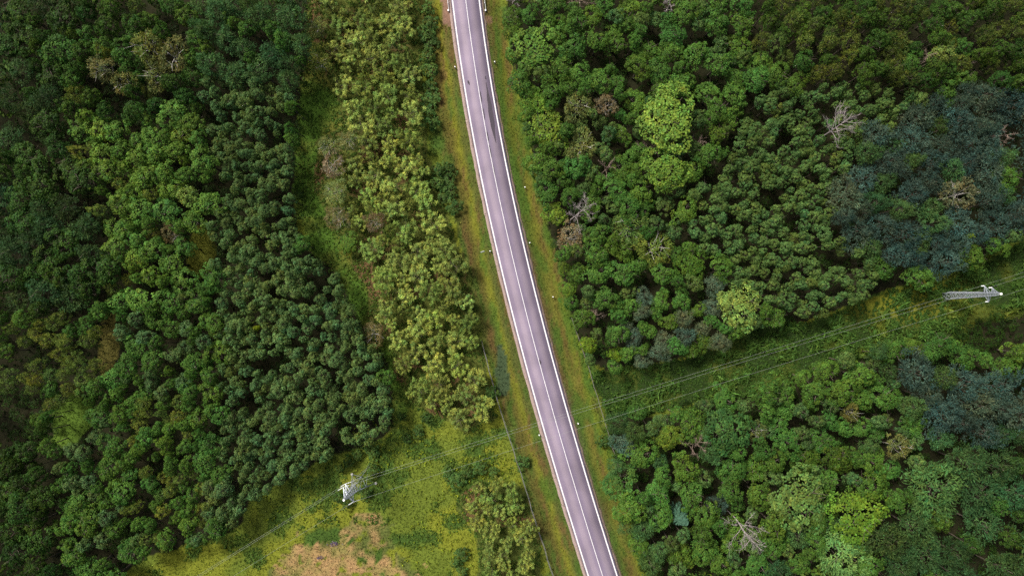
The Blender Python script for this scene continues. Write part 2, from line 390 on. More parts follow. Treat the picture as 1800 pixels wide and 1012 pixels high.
# ------------------------------------------------------------------ ground
def lerp(a, b, t): return a + (np.asarray(b) - a) * np.asarray(t)[..., None]
def ground_colour(x, y):
    px, py = to_px(np.stack([x, y, np.full_like(x, -0.4)], 1))
    wob = 14 * (fbm(x, y, 5.0, 2, 9.0) - 0.5)
    qx, qy = px + wob, py + 14 * (fbm(x, y, 5.0, 2, 19.0) - 0.5)
    n = fbm(x, y, 9.0, 3, 1.0); n2 = fbm(x, y, 2.2, 2, 4.0); n3 = fbm(x, y, 4.5, 2, 31.0)
    C = np.tile(np.array([0.095, 0.128, 0.018]), (len(x), 1))
    C = lerp(C, (0.14, 0.16, 0.018), np.clip((n - 0.42) * 5, 0, 1))
    C = lerp(C, (0.045, 0.085, 0.015), np.clip((n3 - 0.52) * 6, 0, 1))
    # grass path between stand and willows
    m = inside([(515, -160), (560, -160), (610, 170), (600, 240), (560, 330), (590, 410), (650, 520), (690, 620), (720, 720), (690, 760), (640, 600), (560, 470), (515, 350)], qx, qy)
    C[m] = lerp(np.tile([0.052, 0.105, 0.014], (m.sum(), 1)), (0.10, 0.11, 0.02), np.clip((n[m] - 0.45) * 5, 0, 1))
    for nm, col in (('willow_strip', (0.07, 0.085, 0.018)), ('lower_willows', (0.065, 0.085, 0.018))):
        m = inside(P[nm], qx, qy)
        C[m] = lerp(np.tile(col, (m.sum(), 1)), (0.11, 0.07, 0.032), np.clip((n3[m] - 0.55) * 6, 0, 1))
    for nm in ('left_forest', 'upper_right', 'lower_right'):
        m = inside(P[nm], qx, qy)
        C[m] = lerp(np.tile([0.012, 0.015, 0.006], (m.sum(), 1)), (0.02, 0.018, 0.009), n2[m])  # forest soil, darkened to paint in shade below the canopy
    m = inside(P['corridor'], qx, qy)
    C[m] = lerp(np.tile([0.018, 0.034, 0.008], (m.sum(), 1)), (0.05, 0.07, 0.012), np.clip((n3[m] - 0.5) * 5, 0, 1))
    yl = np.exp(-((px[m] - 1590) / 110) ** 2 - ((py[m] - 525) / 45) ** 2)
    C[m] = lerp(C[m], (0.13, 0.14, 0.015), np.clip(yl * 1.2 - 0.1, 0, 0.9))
    for nm, col in (('gap_a', (0.12, 0.13, 0.02)), ('gap_b', (0.115, 0.105, 0.028)), ('gap_c', (0.065, 0.115, 0.016))):
        m = inside(P[nm], qx, qy); C[m] = col
    hx, hy = px + 110 * (fbm(x, y, 6.0, 4, 29.0) - 0.5), py + 110 * (fbm(x, y, 6.0, 4, 49.0) - 0.5)
    m = inside(P['hay'], hx, hy) & (fbm(x, y, 1.5, 2, 83.0) > 0.33)
    hay = lerp(np.tile([0.31, 0.20, 0.095], (m.sum(), 1)), (0.17, 0.15, 0.05), np.clip(n2[m] * 2 - 0.5, 0, 1))
    isl = np.clip((fbm(x[m], y[m], 5.0, 3, 41.0) - 0.52) * 6, 0, 1)
    C[m] = lerp(hay, (0.08, 0.10, 0.025), isl)
    # mown verges follow the road in bands
    d = road_d(x, y) + 1.1 * (fbm(x, y, 3.0, 3, 60.0) - 0.5)
    br = [(0.065, 0.085, 0.02), (0.078, 0.09, 0.022), (0.145, 0.155, 0.018), (0.105, 0.095, 0.022), (0.08, 0.085, 0.02), (0.07, 0.10, 0.018)]
    L = np.stack([np.interp(-d, [4.2, 6.2, 7.4, 9.2, 11.0, 13.5], [q[k] for q in br]) for k in range(3)], 1)
    up = np.clip((y - 5) / 60, 0, 1)
    L = lerp(L, L * np.array([1.15, 1.1, 1.0]), up)
    st = fbm(d * 1.0, y / 9.0, 0.9, 2, 91.0); st2 = fbm(d * 1.0, y / 5.0, 1.3, 3, 71.0)
    rust = np.array([0.115, 0.07, 0.028]); lush = np.array([0.05, 0.11, 0.016])
    L = lerp(lerp(L, rust, np.clip((st - 0.55) * 4, 0, 0.75)), lush, np.clip((st2 - 0.52) * 4, 0, 0.7))
    mL = (d < 0) & (d > -12.5)
    C[mL] = L[mL] * 0.85
    brR = [(0.095, 0.08, 0.045), (0.06, 0.10, 0.018), (0.135, 0.14, 0.025), (0.115, 0.105, 0.022), (0.115, 0.14, 0.016), (0.05, 0.09, 0.014)]
    brU = [(0.08, 0.075, 0.03), (0.07, 0.10, 0.015), (0.10, 0.12, 0.016), (0.12, 0.12, 0.018), (0.09, 0.11, 0.016), (0.04, 0.07, 0.014)]
    ds = [4.1, 5.4, 7.0, 8.2, 9.6, 11.5]
    Rr = np.stack([np.interp(d, ds, [q[k] for q in brR]) for k in range(3)], 1)
    Ru = np.stack([np.interp(d, ds, [q[k] for q in brU]) for k in range(3)], 1)
    RR = lerp(Rr, Ru, np.clip((y - 0) / 25, 0, 1))
    mR = (d >= 0) & (d < np.interp(y, [-80, 0, 80], [12.0, 11.2, 9.0]))
    RR = lerp(lerp(RR, rust, np.clip((st - 0.57) * 4, 0, 0.6)), lush, np.clip((st2 - 0.5) * 4, 0, 0.7))
    C[mR] = RR[mR] * 0.85
    # brown gravel pads at the rail ends
    m = inside([(772, -60), (774, 0), (778, 40), (792, 48), (800, 46), (792, 0), (788, -60)], px + wob * 0.3, py)
    C[m] = (0.165, 0.10, 0.075)
    m = inside([(848, 27), (862, 28), (866, 40), (852, 42)], px + wob * 0.3, py); C[m] = (0.13, 0.085, 0.05)
    m = inside([(872, 610), (884, 605), (893, 640), (891, 690), (874, 690), (868, 660)], qx, qy)      # reedy ditch bottom
    C[m] = (0.045, 0.07, 0.034)
    return C * (0.75 + 0.26 * n2[:, None])

GX0, GX1, GY0, GY1, GS = -158.0, 158.0, -98.0, 98.0, 0.65
gx = np.arange(GX0, GX1 + 0.01, GS); gy = np.arange(GY0, GY1 + 0.01, GS)
XX, YY = np.meshgrid(gx, gy)
xf, yf = XX.ravel(), YY.ravel()
V = np.stack([xf, yf, ground_z(xf, yf)], 1)
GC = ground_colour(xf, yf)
nx, ny = len(gx), len(gy)
I = np.arange(nx * ny).reshape(ny, nx)
F = np.stack([I[:-1, :-1].ravel(), I[:-1, 1:].ravel(), I[1:, 1:].ravel(), I[1:, :-1].ravel()], 1)
# skirt out towards the horizon
far = 3000.0
ring_idx = np.concatenate([I[0, :-1], I[:-1, -1], I[-1, :0:-1], I[:0:-1, 0]])
rp = V[ring_idx].copy()
mid = rp.copy(); mid[:, :2] *= 1.6
outr = rp.copy(); outr[:, :2] *= far / 158; outr[:, 2] = -0.3
n0 = len(V); nr = len(ring_idx)
V = np.concatenate([V, mid, outr])
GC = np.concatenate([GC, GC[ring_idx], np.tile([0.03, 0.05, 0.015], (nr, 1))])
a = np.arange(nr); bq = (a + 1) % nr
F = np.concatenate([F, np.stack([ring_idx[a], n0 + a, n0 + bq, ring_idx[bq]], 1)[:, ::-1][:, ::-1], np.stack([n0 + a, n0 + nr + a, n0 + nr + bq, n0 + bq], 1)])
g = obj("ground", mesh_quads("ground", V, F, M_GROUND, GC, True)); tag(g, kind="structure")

# ------------------------------------------------------------------ road, shoulder, painted lines
def strip(name, u0, u1, z, mat, y0=-330, y1=330, step=2.0, wob=0.0, uv=False, thick=0.0):
    ys = np.arange(y0, y1 + 0.01, step)
    s = np.polyval(np.polyder(_cpoly), np.clip(ys, -95, 95))
    nrm = np.stack([1 / np.sqrt(1 + s * s), -s / np.sqrt(1 + s * s)], 1)
    cx = road_x(ys)
    A, B = [], []
    for k, u in ((0, u0), (1, u1)):
        w = u + wob * (vnoise(ys / 1.3 + 17 * k + u, ys * 0 + u) - 0.5)
        A.append(np.stack([cx + nrm[:, 0] * w, ys + nrm[:, 1] * w, np.full(len(ys), z)], 1))
    n = len(ys)
    V = np.concatenate(A)
    i = np.arange(n - 1)
    F = np.stack([i, n + i, n + i + 1, i + 1], 1)
    if thick:
        lo = V.copy(); lo[:, 2] -= thick
        lo[:n, :2] += 0.0
        V = np.concatenate([V, lo])
        F = np.concatenate([F, np.stack([i + 1, 2 * n + i + 1, 2 * n + i, i], 1), np.stack([n + i, 3 * n + i, 3 * n + i + 1, n + i + 1], 1)])
    me = mesh_quads(name, V, F, mat)
    if uv:
        L = me.uv_layers.new(name="UVMap")
        vi = np.zeros(len(me.loops), np.int32); me.loops.foreach_get("vertex_index", vi)
        vi = vi % (2 * n)
        U = np.where(vi < n, 0.0, (u1 - u0) / 10.0); Vv = ys[vi % n] / 10.0
        L.data.foreach_set("uv", np.stack([U, Vv], 1).astype(np.float32).ravel())
    o = obj(name, me); tag(o, kind="structure")
    return o
strip("road", -3.78, 4.05, 0.0, M_ASPH, uv=True, thick=0.12)
strip("road_shoulder", -4.62, -3.785, -0.012, M_GRAVEL, step=0.7, wob=0.22, thick=0.10)
strip("road_shoulder", 4.06, 4.5, -0.012, M_GRIT, step=0.7, wob=0.5, thick=0.10)
strip("edge_line", -3.60, -3.29, 0.005, M_PAINT)
strip("edge_line", 3.31, 3.62, 0.005, M_PAINT)
strip("centre_line", -0.075, 0.075, 0.005, M_PAINT)

def patch(name, pts, z, mat):
    w = [at(*q) for q in pts]
    V = [(q[0], q[1], z) for q in w]
    me = bpy.data.meshes.new(name); me.from_pydata(V, [], [tuple(range(len(V)))]); me.update()
    me.materials.append(mat)
    # front up
    if me.polygons[0].normal.z < 0:
        me.flip_normals()
    tag(obj(name, me), kind="structure")
def stain(name, line, width, z, mat):
    top, bot = [], []
    for (x, y), w in zip(line, width):
        w *= 1.8
        j = RNG.uniform(-0.5, 0.5)
        top.append((x - w / 2 + j, y)); bot.append((x + w / 2 + j * 0.3, y))
    patch(name, top + bot[::-1], z, mat)
stain("tar_stain", [(854.5, 145), (855.5, 152), (857, 160), (858.3, 168), (859.5, 176), (861, 185), (862.3, 195), (864, 205), (865.3, 215), (866.3, 222), (868, 232), (870, 242), (872, 252)], [0.6, 1.0, 1.4, 2.4, 3.2, 3.8, 4.2, 4.4, 4.6, 4.2, 2.6, 1.6, 0.6], 0.004, M_TAR)
stain("tar_stain", [(823, 142), (824, 146), (825.2, 150)], [1.4, 1.9, 0.7], 0.004, M_TAR)
stain("tar_stain", [(853, 134), (853.6, 138), (854, 140)], [1.0, 1.4, 0.8], 0.004, M_TAR)
stain("tar_stain", [(948.8, 632), (949.6, 636), (950.6, 640)], [1.0, 1.9, 1.0], 0.0065, M_TAR)
for yy in (160, 190, 230, 255, 290):                        # cracked joint along the centre line
    x0 = float(np.interp(yy, [q[1] for q in _cl], [q[0] for q in _cl]))
    stain("tar_stain", [(x0 + 1.2, yy), (x0 + 2.1, yy + 6), (x0 + 3.4, yy + 14), (x0 + 4.8, yy + 21)], [0.4, 1.1, 1.2, 0.3], 0.0035, M_TAR)

# ------------------------------------------------------------------ leaf geometry
def nrm(a): return a / (np.linalg.norm(a, axis=-1, keepdims=True) + 1e-9)
def leaf_quads(c, n, t, ln, wd):
    """centres, normals, tangents -> quads (kite shaped leaf sprays)"""
    t = nrm(t - n * (t * n).sum(1, keepdims=True)); s = np.cross(n, t)
    ln = ln[:, None]; wd = wd[:, None]
    V = np.stack([c - t * ln / 2, c + s * wd / 2 + t * ln * 0.08, c + t * ln / 2, c - s * wd / 2 + t * ln * 0.08], 1).reshape(-1, 3)
    F = np.arange(len(V)).reshape(-1, 4)
    return V, F
def tones(rng, n, base, clump=None, var=0.22, hue=0.12):
    b = np.asarray(base)
    k = np.exp(rng.normal(0, var, n))
    h = rng.normal(0, hue, n)
    if clump is not None: k = k * clump[0]; h = h + clump[1]
    return np.stack([b[0] * k * (1 + h), b[1] * k, b[2] * k * (1 - 0.5 * h)], 1)

def sphere_dirs(rng, n, zmin=-1.0):
    z = rng.uniform(zmin, 1, n); a = rng.uniform(0, 2 * math.pi, n); r = np.sqrt(1 - z * z)
    return np.stack([r * np.cos(a), r * np.sin(a), z], 1)

def crown_lobed(rng, base, R=1.0, HC=1.3, zc=0.0, ncl=45, clr=0.3, nl=26, ls=0.16, feather=0.0, uneven=0.2, zmin=-0.35, var=0.22):
    """rounded crown of leafy clumps. Unit radius ~R."""
    d = sphere_dirs(rng, ncl * 3, zmin)
    keep = []
    for i in range(len(d)):                       # spread the clumps evenly
        if len(keep) >= ncl: break
        if all(np.dot(d[i], d[j]) < 1 - 0.42 * (2.0 / ncl) * 4 for j in keep): keep.append(i)
    d = d[keep]
    ang = np.arctan2(d[:, 1], d[:, 0])
    lob = 1 + uneven * (np.sin(ang * 2 + rng.uniform(0, 6)) * 0.5 + np.sin(ang * 3 + rng.uniform(0, 6)) * 0.5)
    rad = rng.uniform(0.62, 1.0, len(d)) * lob
    C = d * np.array([R, R, HC]) * rad[:, None] * 0.82
    C[:, 2] += zc
    cs = clr * rng.uniform(0.7, 1.3, len(d))
    ck = np.exp(rng.normal(0, 0.16, len(d))); ch = rng.normal(0, 0.08, len(d))
    idx = np.repeat(np.arange(len(d)), nl)
    e = sphere_dirs(rng, len(idx))
    flip = (e * d[idx]).sum(1) < -0.25
    e[flip] *= -1
    sh = rng.uniform(0.55, 1.05, len(idx))
    pos = C[idx] + e * (cs[idx] * sh)[:, None]
    if feather > 0:
        out_ = nrm(d[idx] * 0.55 + e * 0.35 + np.array([0, 0, 0.55]))
        pos = pos + out_ * (cs[idx] * rng.uniform(-0.5, 1.1, len(idx)))[:, None] * feather
        t = nrm(out_ + rng.normal(0, 0.25, (len(idx), 3)))
        n = nrm(rng.normal(0, 1, (len(idx), 3)) * 0.7 + e * 0.5 + np.array([0, 0, 0.5]))
        ln = ls * rng.uniform(1.6, 3.0, len(idx)); wd = ls * rng.uniform(0.4, 0.7, len(idx))
    else:
        n = nrm(e * 0.55 + d[idx] * 0.25 + rng.normal(0, 0.42, (len(idx), 3)) + np.array([0, 0, 0.35]))
        t = rng.normal(0, 1, (len(idx), 3))
        ln = ls * rng.uniform(0.9, 1.7, len(idx)); wd = ls * rng.uniform(0.7, 1.1, len(idx))
    V, F = leaf_quads(pos, n, t, ln, wd)
    K = tones(rng, len(idx), base, (ck[idx], ch[idx]), var)
    return V, F, np.repeat(K, 4, 0)

def crown_spray(rng, base, R=1.0, HC=1.0, zc=0.0, nsh=26, nl=34, ls=0.2, loose=0.16, var=0.26):
    """loose crown of upright shoots, each a starry spray of narrow leaves"""
    a = rng.uniform(0, 2 * math.pi, nsh); r = np.sqrt(rng.uniform(0.0, 1, nsh))
    tip = np.stack([np.cos(a) * r * R, np.sin(a) * r * R, zc + HC * (1 - 0.75 * r ** 2) * rng.uniform(0.55, 1.1, nsh)], 1)
    root = np.stack([tip[:, 0] * 0.35, tip[:, 1] * 0.35, np.full(nsh, zc - HC * 0.35)], 1)
    idx = np.repeat(np.arange(nsh), nl)
    s = 1 - rng.uniform(0, 1, len(idx)) ** 2.6 * 0.8
    pos = root[idx] + (tip - root)[idx] * s[:, None] + rng.normal(0, loose, (len(idx), 3)) * (1.25 - s)[:, None]
    ax = nrm(tip - root)
    e = sphere_dirs(rng, len(idx))
    t = nrm(e + ax[idx] * 0.5 + np.array([0, 0, 0.1]))
    pos = pos + t * (ls * rng.uniform(0.3, 0.9, len(idx)))[:, None]
    n = nrm(rng.normal(0, 0.6, (len(idx), 3)) + np.array([0, 0, 0.9]))
    ln = ls * rng.uniform(0.9, 1.8, len(idx)); wd = ls * rng.uniform(0.2, 0.36, len(idx))
    V, F = leaf_quads(pos, n, t, ln, wd)
    ck = np.exp(rng.normal(0, 0.2, nsh)); ch = rng.normal(0, 0.08, nsh)
    K = tones(rng, len(idx), base, (ck[idx] * (0.55 + 0.6 * s), ch[idx]), var)
    return V, F, np.repeat(K, 4, 0)

def crown_spruce(rng, base, R=1.0, H=3.4, z0=0.0):
    pos, t, n, ln, wd = [], [], [], [], []
    for lev in range(11):
        f = lev / 11; z = z0 + H * f; rr = R * (1 - f) ** 0.8 + 0.06
        nb = max(5, int(11 * (1 - f) + 4)); a0 = rng.uniform(0, 6)
        for b_ in range(nb):
            a = a0 + 2 * math.pi * b_ / nb + rng.normal(0, 0.08)
            dv = np.array([math.cos(a), math.sin(a), -0.18 + 0.25 * f])
            for k in range(7):
                q = (k + 1) / 7
                for sd_ in (-1, 1):
                    side = np.array([-math.sin(a), math.cos(a), 0]) * sd_
                    pos.append(np.array([0, 0, z]) + dv * rr * q + side * 0.09 * (1.2 - q) * R)
                    t.append(dv * 0.7 + side * 0.7); n.append(np.array([0, 0, 1.0]) + rng.normal(0, 0.25, 3))
                    ln.append(0.26 * R * (1.25 - q * 0.6)); wd.append(0.10 * R)
    V, F = leaf_quads(np.array(pos), nrm(np.array(n)), np.array(t), np.array(ln), np.array(wd))
    return V, F, np.repeat(tones(rng, len(pos), base, None, 0.2, 0.05), 4, 0)

def limb_mesh(rng, name, mat, H, R, zc, n=7, r0=0.16, out=0.75, wig=0.12):
    """tapered trunk with limbs reaching into the crown"""
    mb = MB()
    top = H * 0.9
    zs = np.linspace(-0.4, top, 7)
    tr = np.stack([rng.normal(0, wig * 0.5, 7).cumsum() * 0.4, rng.normal(0, wig * 0.5, 7).cumsum() * 0.4, zs], 1); tr[:2, :2] = 0
    mb.tube(tr, np.linspace(r0, r0 * 0.22, 7) * np.array([1.35, 1, 1, 1, 1, 1, 1]), 6)
    a0 = rng.uniform(0, 6)
    for i in range(n):
        f = rng.uniform(0.35, 0.8)
        p0 = np.array([np.interp(f * H, zs, tr[:, k]) for k in range(3)])
        a = a0 + 2.4 * i
        L = R * out * rng.uniform(0.7, 1.05)
        p3 = np.array([math.cos(a) * L, math.sin(a) * L, min(H * 0.95, p0[2] + (H - p0[2]) * rng.uniform(0.45, 0.85))])
        m1 = p0 + (p3 - p0) * 0.45 + rng.normal(0, wig, 3)
        mb.tube([p0, m1, p3], [r0 * 0.42, r0 * 0.28, r0 * 0.08], 4, False)
        for _ in range(2):
            q = m1 + (p3 - m1) * rng.uniform(0.1, 0.5)
            e = q + rng.normal(0, 1, 3) * np.array([0.3, 0.3, 0.18]) * R + np.array([0, 0, 0.15 * R])
            mb.tube([q, e], [r0 * 0.18, r0 * 0.05], 3, False)
    return mb.mesh(name, mat, True)

# crown meshes are modelled 2 m in radius; a tree is scaled to its size
COLS = {
 'alder_tree': (0.082, 0.138, 0.042), 'broadleaf_tree': (0.060, 0.132, 0.020), 'ash_tree': (0.056, 0.118, 0.034),
 'silver_willow_tree': (0.048, 0.086, 0.062), 'willow_tree': (0.188, 0.232, 0.050), 'birch_tree': (0.122, 0.168, 0.030),
 'maple_tree': (0.135, 0.205, 0.024), 'dry_tree': (0.205, 0.165, 0.085), 'spruce_tree': (0.06, 0.13, 0.085), 'shrub': (0.055, 0.105, 0.024),
}
VAR = {}
def variants(kind, n, fn, H, R, bark, nlimb=6, r0=0.16, out=0.75):
    VAR[kind] = []
    for i in range(n):
        rng = np.random.default_rng(abs(hash(kind)) % 1000 + i if False else sum(map(ord, kind)) * 13 + i)
        V, F, K = fn(rng)
        cm = mesh_quads("crown", V, F, M_LEAF, K)
        tm = limb_mesh(rng, "trunk", bark, H, R, 0, nlimb, r0, out)
        VAR[kind].append((cm, tm, H, R))
        if kind == 'maple_tree' and i == 0: pass
rr = lambda rng, a, b: rng.uniform(a, b)
variants('alder_tree', 9, lambda g: crown_lobed(g, COLS['alder_tree'], 2.0, 2.9, 7.6, 34, 0.62, 58, 0.22, 0, 0.32), 10.5, 2.0, M_BARK, 5, 0.12)
variants('broadleaf_tree', 9, lambda g: crown_lobed(g, COLS['broadleaf_tree'], 2.05, 2.6, 7.8, 58, 0.5, 54, 0.18, 0, 0.42), 10.6, 2.0, M_BARK, 6, 0.14)
variants('ash_tree', 6, lambda g: crown_lobed(g, COLS['ash_tree'], 2.0, 2.9, 7.6, 66, 0.46, 44, 0.16, 1.0, 0.4), 10.6, 2.0, M_BARK, 5, 0.09, 0.45)
variants('silver_willow_tree', 7, lambda g: crown_lobed(g, COLS['silver_willow_tree'], 2.0, 3.0, 7.5, 66, 0.46, 46, 0.15, 1.0, 0.4), 10.4, 2.0, M_BARK, 5, 0.09, 0.45)
for _k in ('poplar_tree', 'linden_tree'): COLS[_k] = COLS['alder_tree' if _k == 'poplar_tree' else 'broadleaf_tree']
variants('poplar_tree', 7, lambda g: crown_lobed(g, (0.074, 0.132, 0.034), 2.0, 2.5, 7.6, 40, 0.55, 50, 0.22, 0, 0.36), 10.5, 2.0, M_BARK, 5, 0.12)  # right-hand alders kept as a kind of their own
variants('linden_tree', 8, lambda g: crown_lobed(g, (0.062, 0.132, 0.020), 2.05, 2.3, 7.8, 62, 0.5, 50, 0.18, 0, 0.5), 10.6, 2.0, M_BARK, 6, 0.14)  # broadleaf trees of the right side, split off as a separate kind
variants('willow_tree', 9, lambda g: crown_spray(g, COLS['willow_tree'], 2.1, 2.6, 3.4, 26, 64, 0.32, 0.24), 6.0, 2.0, M_BARK, 6, 0.09)
variants('birch_tree', 7, lambda g: crown_lobed(g, COLS['birch_tree'], 1.9, 3.2, 7.6, 38, 0.5, 50, 0.17, 0.55, 0.3), 11.0, 2.0, M_BARK, 6, 0.10, 0.7)
variants('pale_birch', 5, lambda g: crown_lobed(g, COLS['birch_tree'], 1.9, 2.9, 7.6, 42, 0.5, 50, 0.17, 0.55, 0.35), 11.0, 2.0, M_BIRCH, 7, 0.10, 0.85)
variants('maple_tree', 5, lambda g: crown_lobed(g, COLS['maple_tree'], 2.25, 2.0, 7.6, 95, 0.42, 46, 0.16, 0, 0.35, -0.25), 9.8, 2.0, M_BARK, 8, 0.11, 0.8)
variants('dry_tree', 4, lambda g: crown_lobed(g, COLS['dry_tree'], 2.1, 2.3, 7.2, 44, 0.5, 44, 0.16, 0.5, 0.3), 9.6, 2.0, M_BIRCH, 9, 0.09, 0.9)
variants('spruce_tree', 2, lambda g: crown_spruce(g, COLS['spruce_tree'], 2.0, 8.0, 1.2), 9.0, 2.0, M_BARK, 2, 0.14, 0.2)
variants('shrub', 5, lambda g: crown_lobed(g, COLS['shrub'], 2.0, 1.5, 1.1, 30, 0.55, 34, 0.27, 0, 0.35, 0.0), 2.2, 1.6, M_BARK, 6, 0.07)

# ------------------------------------------------------------------ plan the trees
TREES = []          # dict(kind, x, y, R, H, mul, tint, stand, label, special)
CELL = 4.0; GRID = {}
def near_ok(x, y, R, k):
    ci, cj = int(x // CELL), int(y // CELL)
    for i in range(ci - 3, ci + 4):
        for j in range(cj - 3, cj + 4):
            for t in GRID.get((i, j), ()):
                lim = k * (R + t['R'])
                if (x - t['x']) ** 2 + (y - t['y']) ** 2 < lim * lim: return False
    return True
def plan(kind, x, y, R, H, mul=1.0, tint=(1, 1, 1), stand='', label=None, short=None):
    t = dict(kind=kind, x=float(x), y=float(y), R=float(R), H=float(H), mul=float(mul), tint=tint, stand=stand, label=label, short=short)
    TREES.append(t); GRID.setdefault((int(x // CELL), int(y // CELL)), []).append(t)
    return t
def special(kind, px, py, rpx, H, label, short, mul=1.0, tint=(1, 1, 1)):
    z = H * 0.78
    w = at(px, py, z)
    R = rpx * (CAM_H - z) / FPX
    if kind == 'birch_tree': tint = (tint[0] * 1.02, tint[1] * 0.98, tint[2] * 1.1)
    return plan(kind, w[0], w[1], R, H, mul, tint, 'special', label, short)
G = (1, 1, 1)
